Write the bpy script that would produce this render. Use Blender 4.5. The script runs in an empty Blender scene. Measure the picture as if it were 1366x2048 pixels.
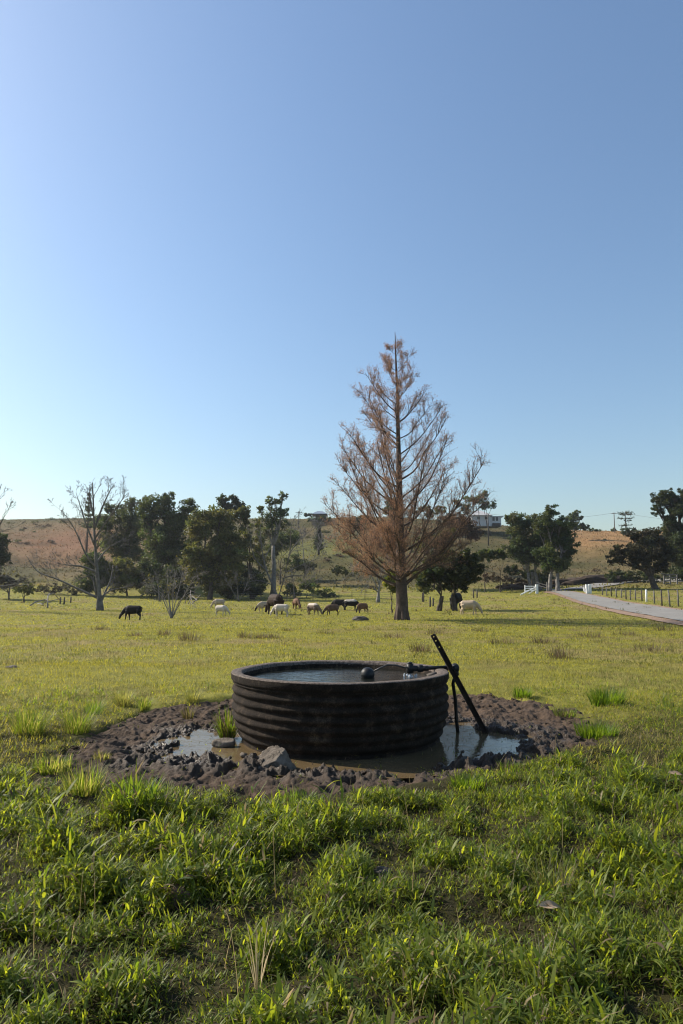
import bpy, math, random
import numpy as np
from mathutils import Vector

random.seed(7)
R = np.random.default_rng(11)
SC = bpy.context.scene
COL = SC.collection
rad = math.radians

# ------------------------------------------------------------ camera, sky, sun
CAM_H, PITCH, F = 1.6, rad(6.97), 1365.33
cam_d = bpy.data.cameras.new('camera')
cam_d.sensor_fit = 'VERTICAL'; cam_d.sensor_height = 36; cam_d.lens = 24
cam_d.clip_start = 0.05; cam_d.clip_end = 6000
cam = bpy.data.objects.new('camera', cam_d); COL.objects.link(cam)
cam.location = (0, 0, CAM_H); cam.rotation_euler = (math.pi/2 + PITCH, 0, 0)
SC.camera = cam

SUN_AZ, SUN_EL = rad(-67), rad(36)          # left of straight ahead, above the horizon
world = bpy.data.worlds.new("World"); SC.world = world; world.use_nodes = True
wn = world.node_tree.nodes; wl = world.node_tree.links
sky = wn.new('ShaderNodeTexSky'); sky.sky_type = 'NISHITA'; sky.sun_disc = False
sky.sun_elevation = SUN_EL; sky.sun_rotation = SUN_AZ
sky.altitude = 0; sky.air_density = 1.4; sky.dust_density = 1.2; sky.ozone_density = 4.5
wn['Background'].inputs['Strength'].default_value = 0.108
wl.new(sky.outputs[0], wn['Background'].inputs['Color'])

sun_d = bpy.data.lights.new('sun', 'SUN'); sun_d.energy = 5.0; sun_d.angle = rad(0.53); sun_d.color = (1, .91, .77)
sun = bpy.data.objects.new('sun', sun_d); COL.objects.link(sun)
SDIR = Vector((math.sin(SUN_AZ)*math.cos(SUN_EL), math.cos(SUN_AZ)*math.cos(SUN_EL), math.sin(SUN_EL)))
sun.rotation_euler = SDIR.to_track_quat('Z', 'Y').to_euler()
sun.location = (-40, 20, 60)

vs = SC.view_settings
vs.view_transform = 'Standard'; vs.look = 'None'; vs.exposure = 0.57; vs.gamma = 1.0; vs.use_curve_mapping = False
SC.cycles.max_bounces = 6; SC.cycles.diffuse_bounces = 3; SC.cycles.transmission_bounces = 4
SC.cycles.transparent_max_bounces = 8; SC.cycles.volume_bounces = 0
SC.cycles.filter_width = 1.1; SC.cycles.use_denoising = True; SC.cycles.denoising_prefilter = 'ACCURATE'

# ------------------------------------------------------------ helpers
def ray(px, py):
    x = (px - 683)/F; y = (1024 - py)/F
    return np.array([x, math.cos(PITCH) - y*math.sin(PITCH), math.sin(PITCH) + y*math.cos(PITCH)])
def P(px, py, Y):
    r = ray(px, py); r = r*(Y/r[1]); r[2] += CAM_H; return r
def app(z, Y):                                # apparent row of height z at depth Y (centre column)
    t = (z - CAM_H)/Y; a = math.atan(t) - PITCH
    return 1024 - F*math.tan(a)
def zfrom(py, Y):
    return CAM_H + Y*math.tan(math.atan((1024 - py)/F) + PITCH)

def _hash(ix, iy, seed):
    h = (ix.astype(np.int64)*374761393 + iy.astype(np.int64)*668265263 + seed*1442695041) & 0xFFFFFFFF
    h = ((h ^ (h >> 13))*1274126177) & 0xFFFFFFFF
    return ((h ^ (h >> 16)) & 0xFFFFFF)/float(0xFFFFFF)
def vnoise(x, y, seed=0):
    x = np.asarray(x, float); y = np.asarray(y, float)
    ix = np.floor(x); iy = np.floor(y); fx = x - ix; fy = y - iy
    fx = fx*fx*fx*(fx*(fx*6-15)+10); fy = fy*fy*fy*(fy*(fy*6-15)+10)
    a = _hash(ix, iy, seed); b = _hash(ix+1, iy, seed); c = _hash(ix, iy+1, seed); d = _hash(ix+1, iy+1, seed)
    return (a*(1-fx)+b*fx)*(1-fy) + (c*(1-fx)+d*fx)*fy
def fbm(x, y, seed=0, octv=4, gain=.5):
    s = 0; a = 1; t = 0
    for o in range(octv):
        s = s + a*(vnoise(np.asarray(x)*2**o + 17.3*o, np.asarray(y)*2**o - 9.1*o, seed+o) - .5); t += a; a *= gain
    return s/t*2                                # about -1..1
def cells(x, y, seed):                          # distance to nearest jittered cell point, and that cell's random value
    ix = np.floor(x); iy = np.floor(y); best = np.full(x.shape, 9.); val = np.zeros(x.shape)
    for dx in (-1, 0, 1):
        for dy in (-1, 0, 1):
            cx = ix+dx; cy = iy+dy
            jx = cx + .15 + .7*_hash(cx, cy, seed); jy = cy + .15 + .7*_hash(cx, cy, seed+5)
            d = (x-jx)**2 + (y-jy)**2; m = d < best
            best = np.where(m, d, best); val = np.where(m, _hash(cx, cy, seed+9), val)
    return np.sqrt(best), val
def sstep(a, b, x):
    t = np.clip((x-a)/(b-a), 0, 1); return t*t*(3-2*t)

# ------------------------------------------------------------ terrain
T_PX = np.array([-900, -300, 0, 300, 600, 760, 900, 1100, 1250, 1366, 1700, 2300], float)
T_Y = np.array([0, 45, 60, 80, 110, 135, 165, 200, 235, 265, 310, 380, 520], float)
_t = {  # apparent rows at the depths 60 .. 265 of each column
 -900: (1226, 1212, 1196, 1165, 1120, 1085, 1060, 1045), -300: (1226, 1211, 1194, 1163, 1118, 1080, 1050, 1040),
 0: (1226, 1210, 1192, 1160, 1118, 1080, 1050, 1038), 300: (1227, 1213, 1197, 1168, 1125, 1080, 1045, 1032),
 600: (1227, 1213, 1198, 1172, 1128, 1092, 1062, 1036), 760: (1228, 1213, 1196, 1165, 1115, 1085, 1055, 1030),
 900: (1227, 1213, 1196, 1170, 1130, 1092, 1052, 1040), 1100: (1225, 1208, 1184, 1166, 1135, 1100, 1068, 1058),
 1250: (1224, 1205, 1178, 1164, 1125, 1090, 1068, 1062), 1366: (1223, 1203, 1176, 1162, 1120, 1085, 1066, 1060),
 1700: (1222, 1200, 1172, 1150, 1110, 1080, 1060, 1050), 2300: (1222, 1200, 1172, 1150, 1110, 1080, 1060, 1050)}
_tab = np.zeros((len(T_PX), len(T_Y)))
for i, p in enumerate(T_PX):
    for j, v in enumerate(_t[int(p)]): _tab[i, j+2] = zfrom(v, T_Y[j+2])
    zc = _tab[i, 9]; _tab[i, 10:] = (zc - 1.5, zc - 8, zc - 22)
_fy = np.arange(0, 521, 2.0)
_fine = np.array([np.interp(_fy, T_Y, r) for r in _tab])
k = np.hanning(13); k /= k.sum()
_fine = np.array([np.convolve(np.pad(r, 6, mode='edge'), k, mode='valid') for r in _fine])
_fpx = np.arange(-900, 2301, 20.0)
_fine = np.array([np.interp(_fpx, T_PX, _fine[:, j]) for j in range(_fine.shape[1])]).T
k = np.hanning(9); k /= k.sum()
_fine = np.array([np.convolve(np.pad(_fine[:, j], 4, mode='edge'), k, mode='valid') for j in range(_fine.shape[1])]).T

def terr(X, Y):
    X = np.asarray(X, float); Y = np.asarray(Y, float)
    Yc = np.clip(Y, 0, 519.9); px = np.clip(683 + F*X/np.maximum(Y, 20), -900, 2299.9)
    a = (px+900)/20; b = Yc/2; i = np.clip(a.astype(int), 0, _fine.shape[0]-2); j = np.clip(b.astype(int), 0, _fine.shape[1]-2)
    fa = a-i; fb = b-j
    z = (_fine[i, j]*(1-fa)+_fine[i+1, j]*fa)*(1-fb) + (_fine[i, j+1]*(1-fa)+_fine[i+1, j+1]*fa)*fb
    return z
def gbump(X, Y):
    X = np.asarray(X, float); Y = np.asarray(Y, float)
    near = 1 - sstep(9, 16, Y); far = sstep(100, 150, Y)
    b = (.075*fbm(X*1.5, Y*1.5, 3, 4) + .03*fbm(X*5, Y*5, 8, 2))*near
    b = b + .05*fbm(X*.35, Y*.35, 21, 4)*(1-near)*(1-far)
    return b + far*(2.7*(1-sstep(185, 235, Y))*fbm(X*.03, Y*.03, 31, 4) + .25*fbm(X*.35, Y*.35, 37, 3))
def gz0(X, Y): return terr(X, Y) + gbump(X, Y)
def G(px, py):                                 # where the pixel's ray meets the smooth terrain
    r = ray(px, py); lo = 1.0; Y = lo
    prev = lo
    while Y < 500:
        p = r*(Y/r[1])
        if p[2] + CAM_H < terr(p[0], Y): break
        prev = Y; Y *= 1.01
    a, b = prev, Y
    for _ in range(30):
        m = (a+b)/2; p = r*(m/r[1])
        if p[2] + CAM_H < terr(p[0], m): b = m
        else: a = m
    p = r*(b/r[1]); return np.array([p[0], b, float(terr(p[0], b))])
def G0(px, py):
    r = ray(px, py); t = -CAM_H/r[2]; return np.array([r[0]*t, r[1]*t, 0.])

def poly_sd(X, Y, poly):                       # signed distance, positive inside
    d = np.full(X.shape, 1e9); ins = np.zeros(X.shape, bool); n = len(poly)
    for i in range(n):
        ax, ay = poly[i]; bx, by = poly[(i+1) % n]; ex, ey = bx-ax, by-ay
        t = np.clip(((X-ax)*ex + (Y-ay)*ey)/(ex*ex+ey*ey+1e-12), 0, 1)
        d = np.minimum(d, np.hypot(X-ax-t*ex, Y-ay-t*ey))
        c = (ay > Y) != (by > Y)
        xi = ax + (Y-ay)/(ey if abs(ey) > 1e-9 else 1e-9)*ex
        ins ^= c & (X < xi)
    return np.where(ins, d, -d)

TX, TY, TR, TZ = -.02, 8.2, 1.265, .728         # the trough: centre, radius, height of rim
MUD = [G0(*p)[:2] for p in [(40,1570),(80,1495),(190,1445),(270,1412),(370,1396),(455,1390)]] + \
      [(-1.5, 11.6), (.2, 11.4), (1.3, 11.9)] + \
      [G0(*p)[:2] for p in [(940,1380),(1010,1385),(1090,1403),(1165,1422),(1232,1455),(1238,1482),(1180,1503),(1090,1523),(1010,1548),
       (920,1572),(800,1588),(700,1596),(600,1603),(480,1596),(380,1585),(290,1570),(190,1585)]]
PUD = [G0(*p)[:2] for p in [(342,1505),(360,1480),(392,1460),(435,1458),(480,1462)]] + [(-1.1, 8.6), (1.15, 8.8)] + \
      [G0(*p)[:2] for p in [(925,1440),(965,1455),(1010,1462),(1048,1472),(1040,1490),(1000,1508),(950,1517),(880,1528),(800,1535),(700,1536),
       (620,1533),(560,1530),(500,1522),(440,1518),(395,1515)]]
PUD2 = [G0(*p)[:2] for p in [(1035,1472),(1060,1466),(1085,1470),(1060,1480)]]
def mud_sd(X, Y): return poly_sd(X, Y, MUD)
def gz(X, Y):                                  # the visible ground, mud included
    X = np.asarray(X, float); Y = np.asarray(Y, float)
    return gz0(X, Y)

# mesh from numpy arrays: V (n,3), quad / triangle index arrays, optional colour per vertex
def make_mesh(name, V, quads=None, tris=None, col=None, smooth=True):
    me = bpy.data.meshes.new(name); V = np.asarray(V, np.float32)
    q = np.zeros((0, 4), np.int32) if quads is None else np.asarray(quads, np.int32).reshape(-1, 4)
    t = np.zeros((0, 3), np.int32) if tris is None else np.asarray(tris, np.int32).reshape(-1, 3)
    me.vertices.add(len(V)); me.vertices.foreach_set('co', V.ravel())
    me.loops.add(q.size + t.size); me.loops.foreach_set('vertex_index', np.concatenate([q.ravel(), t.ravel()]))
    me.polygons.add(len(q)+len(t))
    me.polygons.foreach_set('loop_start', np.concatenate([np.arange(len(q))*4, q.size + np.arange(len(t))*3]).astype(np.int32))
    me.polygons.foreach_set('use_smooth', np.full(len(q)+len(t), smooth))
    me.update(calc_edges=True); me.validate()
    if col is not None:
        a = me.color_attributes.new('Col', 'FLOAT_COLOR', 'POINT')
        c = np.ones((len(V), 4), np.float32); c[:, :3] = col; c[:, 3] = np.where(c[:, 1] < c[:, 0]*.93, 0, 1); a.data.foreach_set('color', c.ravel())
    return me
def link(name, me, mat, parent=None):
    o = bpy.data.objects.new(name, me); COL.objects.link(o)
    if mat is not None: me.materials.append(mat)
    if parent is not None: o.parent = parent; o.matrix_parent_inverse = parent.matrix_world.inverted()
    return o
def tag(o, label=None, cat=None, group=None, kind=None):
    if label: o['label'] = label
    if cat: o['category'] = cat
    if group: o['group'] = group
    if kind: o['kind'] = kind
    return o
def empty(name, loc, label, cat, group=None):
    o = bpy.data.objects.new(name, None); COL.objects.link(o); o.location = tuple(loc); o.empty_display_size = .2
    o.matrix_world = __import__('mathutils').Matrix.Translation(tuple(loc))
    return tag(o, label, cat, group)

class MB:                                      # collects shapes of ONE mesh
    def __init__(s): s.v = []; s.q = []; s.t = []; s.c = []; s.n = 0
    def add(s, V, q=None, t=None, c=None):
        V = np.asarray(V, float).reshape(-1, 3)
        if q is not None and len(q): s.q.append(np.asarray(q).reshape(-1, 4) + s.n)
        if t is not None and len(t): s.t.append(np.asarray(t).reshape(-1, 3) + s.n)
        cc = np.ones((len(V), 3))
        if c is not None: cc[:] = c
        s.c.append(cc); s.v.append(V); s.n += len(V)
    def tube(s, pts, rr, n=6, cap=True, sq=1.0, c=None):
        pts = np.asarray(pts, float); m = len(pts); rr = np.broadcast_to(np.asarray(rr, float), (m,))
        tg = np.gradient(pts, axis=0); tg /= np.linalg.norm(tg, axis=1)[:, None] + 1e-9
        up = np.array([0, 0, 1.]) if abs(tg[0][2]) < .9 else np.array([1., 0, 0])
        a = np.cross(tg, up); a /= np.linalg.norm(a, axis=1)[:, None] + 1e-9; b = np.cross(a, tg)
        th = np.arange(n)*2*math.pi/n
        V = pts[:, None, :] + rr[:, None, None]*(np.cos(th)[None, :, None]*a[:, None, :]*sq + np.sin(th)[None, :, None]*b[:, None, :])
        i = np.arange(m-1)[:, None]*n; j = np.arange(n)[None, :]; jn = (j+1) % n
        q = np.stack([i+j, i+jn, i+n+jn, i+n+j], -1).reshape(-1, 4)
        V = V.reshape(-1, 3); t = []
        if cap:
            k0 = len(V); V = np.vstack([V, pts[0], pts[-1]])
            for jj in range(n):
                t.append((k0, (jj+1) % n, jj)); t.append((k0+1, (m-1)*n+jj, (m-1)*n+(jj+1) % n))
        s.add(V, q, t, c)
    def box(s, c, d, rz=0, M=None):
        x, y, z = np.array(d)/2
        V = np.array([(-x,-y,-z),(x,-y,-z),(x,y,-z),(-x,y,-z),(-x,-y,z),(x,-y,z),(x,y,z),(-x,y,z)])
        if M is not None: V = V @ np.asarray(M).T
        if rz:
            cs, sn = math.cos(rz), math.sin(rz); V = np.stack([V[:,0]*cs-V[:,1]*sn, V[:,0]*sn+V[:,1]*cs, V[:,2]], 1)
        s.add(V + np.asarray(c), [(0,3,2,1),(4,5,6,7),(0,1,5,4),(1,2,6,5),(2,3,7,6),(3,0,4,7)])
    def bar(s, p, q, w, h):                     # rectangular bar between two points
        p = np.asarray(p, float); q = np.asarray(q, float); d = q-p; L = np.linalg.norm(d); d /= L
        up = np.array([0,0,1.]) if abs(d[2]) < .95 else np.array([0,1.,0]); a = np.cross(d, up); a /= np.linalg.norm(a); b = np.cross(a, d)
        s.box((p+q)/2, (L, w, h), M=np.stack([d, a, b], 1))
    def lathe(s, prof, c, n=48, noise=None):
        prof = np.asarray(prof, float); th = np.arange(n)*2*math.pi/n; m = len(prof)
        r = prof[:, 0][:, None]*np.ones(n); z = prof[:, 1][:, None]*np.ones(n)
        if noise is not None: r, z = noise(r, z, th)
        V = np.stack([c[0]+r*np.cos(th), c[1]+r*np.sin(th), c[2]+z], -1).reshape(-1, 3)
        i = np.arange(m-1)[:, None]*n; j = np.arange(n)[None, :]; jn = (j+1) % n
        s.add(V, np.stack([i+j, i+jn, i+n+jn, i+n+j], -1).reshape(-1, 4))
    def sphere(s, c, r, n=16, sc=(1,1,1), f=None):
        prof = [(math.sin(a), -math.cos(a)) for a in np.linspace(.02, math.pi-.02, n//2+2)]
        th = np.arange(n)*2*math.pi/n; pr = np.array(prof)
        V = np.stack([pr[:,0][:,None]*np.cos(th), pr[:,0][:,None]*np.sin(th), pr[:,1][:,None]*np.ones(n)], -1).reshape(-1, 3)
        if f is not None: V = f(V)
        m = len(pr); i = np.arange(m-1)[:, None]*n; j = np.arange(n)[None, :]; jn = (j+1) % n
        s.add(V*r*np.array(sc)+np.asarray(c), np.stack([i+j, i+jn, i+n+jn, i+n+j], -1).reshape(-1, 4))
    def build(s, name, mat, parent=None, smooth=True, col=False):
        V = np.vstack(s.v); q = np.vstack(s.q) if s.q else None; t = np.vstack(s.t) if s.t else None
        return link(name, make_mesh(name, V, q, t, np.vstack(s.c) if col else None, smooth), mat, parent)

# ------------------------------------------------------------ materials
def nm(name):
    m = bpy.data.materials.new(name); m.use_nodes = True; nt = m.node_tree
    return m, nt, nt.nodes, nt.links, nt.nodes['Principled BSDF']
def noise_node(nt, scale, detail=4, rough=.6, coord='Object'):
    tc = nt.nodes.new('ShaderNodeTexCoord'); n = nt.nodes.new('ShaderNodeTexNoise')
    n.inputs['Scale'].default_value = scale; n.inputs['Detail'].default_value = detail; n.inputs['Roughness'].default_value = rough
    nt.links.new(tc.outputs[coord], n.inputs['Vector']); return n
def ramp(nt, src, stops):
    r = nt.nodes.new('ShaderNodeValToRGB'); e = r.color_ramp.elements
    while len(e) < len(stops): e.new(.5)
    for k, (p, c) in zip(e, stops): k.position = p; k.color = (*c, 1)
    nt.links.new(src, r.inputs[0]); return r
def pmat(name, a, b, scale=8, rough=.8, bump=.3, bscale=None, spec=.3, metal=0, detail=6, lo=.35, hi=.65, coord='Object', bdist=.02):
    m, nt, N, L, p = nm(name)
    n = noise_node(nt, scale, detail, .65, coord); r = ramp(nt, n.outputs['Fac'], [(lo, a), (hi, b)])
    L.new(r.outputs[0], p.inputs['Base Color']); p.inputs['Roughness'].default_value = rough
    p.inputs['Specular IOR Level'].default_value = spec; p.inputs['Metallic'].default_value = metal
    if bump:
        n2 = noise_node(nt, bscale or scale*4, 6, .7, coord); bm = N.new('ShaderNodeBump')
        bm.inputs['Strength'].default_value = bump; bm.inputs['Distance'].default_value = bdist
        L.new(n2.outputs['Fac'], bm.inputs['Height']); L.new(bm.outputs[0], p.inputs['Normal'])
    return m
def leafmat(name, trans=.4, tcol=(1.5, 1.5, .6), rough=.5, spec=.3, mul=1.0):
    m, nt, N, L, p = nm(name)
    at = N.new('ShaderNodeAttribute'); at.attribute_name = 'Col'
    L.new(at.outputs['Color'], p.inputs['Base Color']); p.inputs['Roughness'].default_value = rough
    p.inputs['Specular IOR Level'].default_value = spec
    mx = N.new('ShaderNodeMix'); mx.data_type = 'RGBA'; mx.blend_type = 'MULTIPLY'; mx.inputs['Factor'].default_value = 1
    L.new(at.outputs['Color'], mx.inputs['A']); mx.clamp_result = False
    tm_ = N.new('ShaderNodeMix'); tm_.data_type = 'RGBA'; tm_.inputs['A'].default_value = (1.15,1.1,1,1); tm_.inputs['B'].default_value = (*tcol, 1)   # dry leaves let less green light through
    L.new(at.outputs['Alpha'], tm_.inputs['Factor']); L.new(tm_.outputs['Result'], mx.inputs['B'])
    tr = N.new('ShaderNodeBsdfTranslucent'); L.new(mx.outputs['Result'], tr.inputs['Color'])
    ms = N.new('ShaderNodeMixShader'); ms.inputs[0].default_value = trans
    L.new(p.outputs[0], ms.inputs[1]); L.new(tr.outputs[0], ms.inputs[2]); L.new(ms.outputs[0], N['Material Output'].inputs['Surface'])
    return m

M_grass = leafmat('grass_blades', .55, (2.75, 2.5, .75), .5, .3)
M_grassfar = leafmat('paddock_grass', .5, (1.8, 1.6, .7), .6, .2)
M_leaf = leafmat('tree_leaves', .42, (1.7, 1.6, .8), .55, .25)
M_rust = leafmat('rust_foliage', .4, (1.5, 1.3, .9), .7, .1)
M_bark = pmat('dark_bark', (.045,.035,.028), (.10,.078,.062), 3, .9, .6, 14)
M_bark_red = pmat('fibrous_brown_bark', (.042,.030,.024), (.105,.076,.06), 2.5, .9, .7, 12)
M_bark_mid = pmat('grey_brown_bark', (.08,.072,.065), (.17,.155,.14), 3, .9, .5, 14)
M_bark_grey = pmat('grey_bark', (.11,.10,.09), (.24,.22,.20), 3, .85, .5, 14)
M_white = pmat('white_paint', (.70,.70,.68), (.82,.82,.80), 6, .5, .1)
M_post = pmat('weathered_timber', (.11,.10,.085), (.22,.20,.18), 5, .85, .4)
M_postdark = pmat('dark_timber', (.05,.043,.036), (.11,.095,.08), 5, .85, .4)

# ground: colour per vertex (what grows there) broken up by fine noise
def ground_mat():
    m, nt, N, L, p = nm('paddock_ground')
    at = N.new('ShaderNodeAttribute'); at.attribute_name = 'Col'
    n = noise_node(nt, 1.7, 8, .7); r = ramp(nt, n.outputs['Fac'], [(.3, (.6,.6,.6)), (.7, (1.35,1.3,1.2))])
    mx = N.new('ShaderNodeMix'); mx.data_type = 'RGBA'; mx.blend_type = 'MULTIPLY'; mx.inputs['Factor'].default_value = 1
    L.new(at.outputs['Color'], mx.inputs['A']); L.new(r.outputs[0], mx.inputs['B']); L.new(mx.outputs['Result'], p.inputs['Base Color'])
    p.inputs['Roughness'].default_value = .95; p.inputs['Specular IOR Level'].default_value = .1
    n2 = noise_node(nt, 14, 6, .75); bm = N.new('ShaderNodeBump'); bm.inputs['Strength'].default_value = .5; bm.inputs['Distance'].default_value = .05
    L.new(n2.outputs['Fac'], bm.inputs['Height']); L.new(bm.outputs[0], p.inputs['Normal'])
    return m
M_ground = ground_mat()
def mud_mat():
    m, nt, N, L, p = nm('trodden_mud')
    at = N.new('ShaderNodeAttribute'); at.attribute_name = 'Col'; sp = N.new('ShaderNodeSeparateColor'); L.new(at.outputs['Color'], sp.inputs[0])
    n = noise_node(nt, 9, 8, .7)
    dry = ramp(nt, n.outputs['Fac'], [(.3, (.042,.028,.018)), (.7, (.125,.082,.053))])
    wet = ramp(nt, n.outputs['Fac'], [(.3, (.024,.016,.010)), (.7, (.062,.042,.028))])
    mx = N.new('ShaderNodeMix'); mx.data_type = 'RGBA'; L.new(sp.outputs[0], mx.inputs['Factor'])
    L.new(dry.outputs[0], mx.inputs['A']); L.new(wet.outputs[0], mx.inputs['B']); L.new(mx.outputs['Result'], p.inputs['Base Color'])
    mr = N.new('ShaderNodeMapRange'); mr.inputs['To Min'].default_value = .95; mr.inputs['To Max'].default_value = .28
    L.new(sp.outputs[0], mr.inputs['Value']); L.new(mr.outputs[0], p.inputs['Roughness'])
    p.inputs['Specular IOR Level'].default_value = .3
    n2 = noise_node(nt, 38, 9, .78); bm = N.new('ShaderNodeBump'); bm.inputs['Strength'].default_value = 1.0; bm.inputs['Distance'].default_value = .03
    L.new(n2.outputs['Fac'], bm.inputs['Height']); L.new(bm.outputs[0], p.inputs['Normal'])
    return m
M_mud = mud_mat()

# ------------------------------------------------------------ ground sheet
def ground_colour(X, Y):
    px = 683 + F*X/np.maximum(Y, 3)
    n = fbm(X*.25, Y*.25, 51, 5)*.5 + .5; n2 = fbm(X*.06, Y*.06, 57, 4)*.5 + .5; n3 = fbm(X*1.1, Y*1.1, 61, 4)*.5+.5
    soil = np.array([.034,.032,.014]); gr = np.array([.185,.18,.04]); tan = np.array([.235,.18,.085]); olive = np.array([.075,.07,.028])
    c = soil + (gr-soil)*sstep(6.5, 12, Y)[..., None]
    rightw = sstep(900, 1366, px)*.35 + .25
    t = sstep(.52, .75, n*.6+n3*.4 + .12*rightw)*sstep(12, 25, Y)
    c = c + (tan-c)*(t*.75)[..., None]
    z = terr(X, Y)
    hill = sstep(2.0, 4.5, z)
    hc = olive + (np.array([.13,.10,.048])-olive)*sstep(.35, .7, n2*.5+n*.5)[..., None]
    row = 1191 - (z-CAM_H)/np.maximum(Y, 5)*F
    org = np.exp(-((px-150-(row-1085)*-.9)/150)**2 - ((row-1085)/32)**2)*1.3          # bracken on the left hill
    org = np.clip(org*(.35+.9*n), 0, 1)
    hc = hc + (np.array([.20,.108,.06])-hc)*org[..., None]
    rt = np.clip(sstep(1090, 1150, px)*sstep(1118, 1085, row)*(.5+.7*n), 0, 1)           # dry grass on the right hill
    hc = hc + (np.array([.29,.175,.082])-hc)*rt[..., None]
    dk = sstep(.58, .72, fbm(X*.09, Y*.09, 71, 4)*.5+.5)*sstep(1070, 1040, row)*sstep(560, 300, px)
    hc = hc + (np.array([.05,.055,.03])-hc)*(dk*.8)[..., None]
    gn = np.exp(-((px-610)/130)**2 - ((row-1105)/14)**2)
    hc = hc + (np.array([.12,.125,.04])-hc)*np.clip(gn, 0, 1)[..., None]
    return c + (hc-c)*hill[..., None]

ys = np.concatenate([np.linspace(-8, 1.8, 12), np.geomspace(2, 22, 260), np.geomspace(22.3, 520, 330)[0:], [700, 1000, 1600]])
us = np.concatenate([np.linspace(-2.2, -.72, 26)[:-1], np.linspace(-.72, .72, 330), np.linspace(.72, 2.2, 26)[1:]])
YY, UU = np.meshgrid(ys, us, indexing='ij'); XX = UU*(np.maximum(YY, 0)+1.2)
ZZ = gz0(XX, YY); ZZ = np.where(YY > 520, ZZ - 10, ZZ)
sdm = mud_sd(XX, YY); ZZ = ZZ - .3*sstep(.15, .5, sdm)
ny, nx = YY.shape; I = np.arange((ny-1)*nx).reshape(ny-1, nx)[:, :-1]
quads = np.stack([I, I+1, I+nx+1, I+nx], -1).reshape(-1, 4)
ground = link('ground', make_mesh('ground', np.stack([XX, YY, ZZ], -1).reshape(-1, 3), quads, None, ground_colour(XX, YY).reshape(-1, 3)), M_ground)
tag(ground, 'grassy paddock rising to dry hills behind the trees', 'ground', kind='structure')

# ------------------------------------------------------------ trodden mud round the trough
mx_, my_ = np.arange(-4.4, 4.2, .0125), np.arange(4.9, 12.6, .0155)
MY, MX = np.meshgrid(my_, mx_, indexing='ij')
ms = mud_sd(MX, MY) + .45*fbm(MX*1.6, MY*1.6, 91, 4) + .16*fbm(MX*7, MY*7, 92, 3)
ps = poly_sd(MX, MY, PUD) + .09*fbm(MX*3, MY*3, 95, 4)
ps2 = poly_sd(MX, MY, PUD2) + .05*fbm(MX*5, MY*5, 96, 3)
inside = sstep(-.12, .25, ms)
wx, wy = .06*fbm(MX*7, MY*7, 5, 3), .06*fbm(MX*7, MY*7, 6, 3)
def clods(sc, seed, cut):
    d, v = cells((MX+wx)*sc, (MY+wy)*sc*1.15, seed)
    return np.where(v > cut, np.clip(1-(d/.62)**2, 0, 1)**.7*(.25+v), 0)
rough = fbm(MX*22, MY*22, 141, 4)
clod = (.032*clods(5.0, 101, .55) + .026*clods(10.5, 111, .5) + .017*clods(19, 121, .3))*(1+.6*rough) + .020*rough + .012*fbm(MX*48, MY*48, 143, 2) + .03*fbm(MX*11, MY*11, 145, 3)
hoof, hv = cells((MX+wx)*4.2, (MY+wy)*4.2, 171); clod = clod - np.where(hv > .35, .075*sstep(.42, .22, hoof), 0)
wetn = 1 - sstep(.05, .75, -np.maximum(ps, ps2) + .25*fbm(MX*2.2, MY*2.2, 77, 3))
lip = np.exp(-((ps+.22)/.17)**2)
zm = gz0(MX, MY)*.6 - .03 + .07*fbm(MX*2.4, MY*2.4, 83, 4) + .03*fbm(MX*9, MY*9, 87, 4)
front = sstep(8.3, 7.2, MY)
zm = zm + clod*(.30 + .75*np.maximum(wetn*.8, lip)) + .035*lip*(.3+.7*front)
zm = zm - .13*sstep(-.05, .12, ps) - .06*sstep(-.03, .05, ps2)
zm = np.where(np.maximum(ps, ps2) > .02, np.minimum(zm, -.055 + .025*fbm(MX*6, MY*6, 44, 3)), zm)
zm = zm*inside + (1-inside)*(gz0(MX, MY) - .06)
ny, nx = MX.shape; I = np.arange((ny-1)*nx).reshape(ny-1, nx)[:, :-1]
q = np.stack([I, I+1, I+nx+1, I+nx], -1).reshape(-1, 4)
keep = (inside.ravel()[q] > .001).any(1)
keep &= ~((np.hypot(MX-TX, MY-TY) < 1.0).ravel()[q].all(1))
wet = np.clip(wetn + .25*fbm(MX*4, MY*4, 66, 3), 0, 1)
used = np.unique(q[keep]); remap = np.zeros(MX.size, np.int64); remap[used] = np.arange(len(used))
Vm = np.stack([MX, MY, zm], -1).reshape(-1, 3)[used]
mud = link('mud', make_mesh('mud', Vm, remap[q[keep]], None, np.repeat(wet.ravel()[used][:, None], 3, 1)), M_mud)
tag(mud, 'churned wet brown mud trodden round the trough', 'mud', kind='stuff')

m, nt, N, L, p = nm('muddy_water')
n = noise_node(nt, 1.1, 4); r = ramp(nt, n.outputs['Fac'], [(.35, (.095,.066,.034)), (.65, (.135,.098,.052))])
L.new(r.outputs[0], p.inputs['Base Color']); p.inputs['Roughness'].default_value = .06; p.inputs['IOR'].default_value = 1.33; p.inputs['Specular IOR Level'].default_value = .4
n2 = noise_node(nt, 7, 4); bm = N.new('ShaderNodeBump'); bm.inputs['Strength'].default_value = .45; bm.inputs['Distance'].default_value = .012
L.new(n2.outputs['Fac'], bm.inputs['Height']); L.new(bm.outputs[0], p.inputs['Normal'])
M_puddle = m
_pc = np.mean(PUD, axis=0); _ring = [tuple(_pc + (np.array(p)-_pc)*(1+.28/np.linalg.norm(np.array(p)-_pc))) + (-.03,) for p in PUD]
b = MB(); b.add([(_pc[0], _pc[1], -.03)] + _ring, None, [(0, i+1, (i+1) % len(_ring)+1) for i in range(len(_ring))])
tag(b.build('puddle', M_puddle), 'shallow muddy puddle round the foot of the trough', 'puddle', kind='structure')

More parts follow.
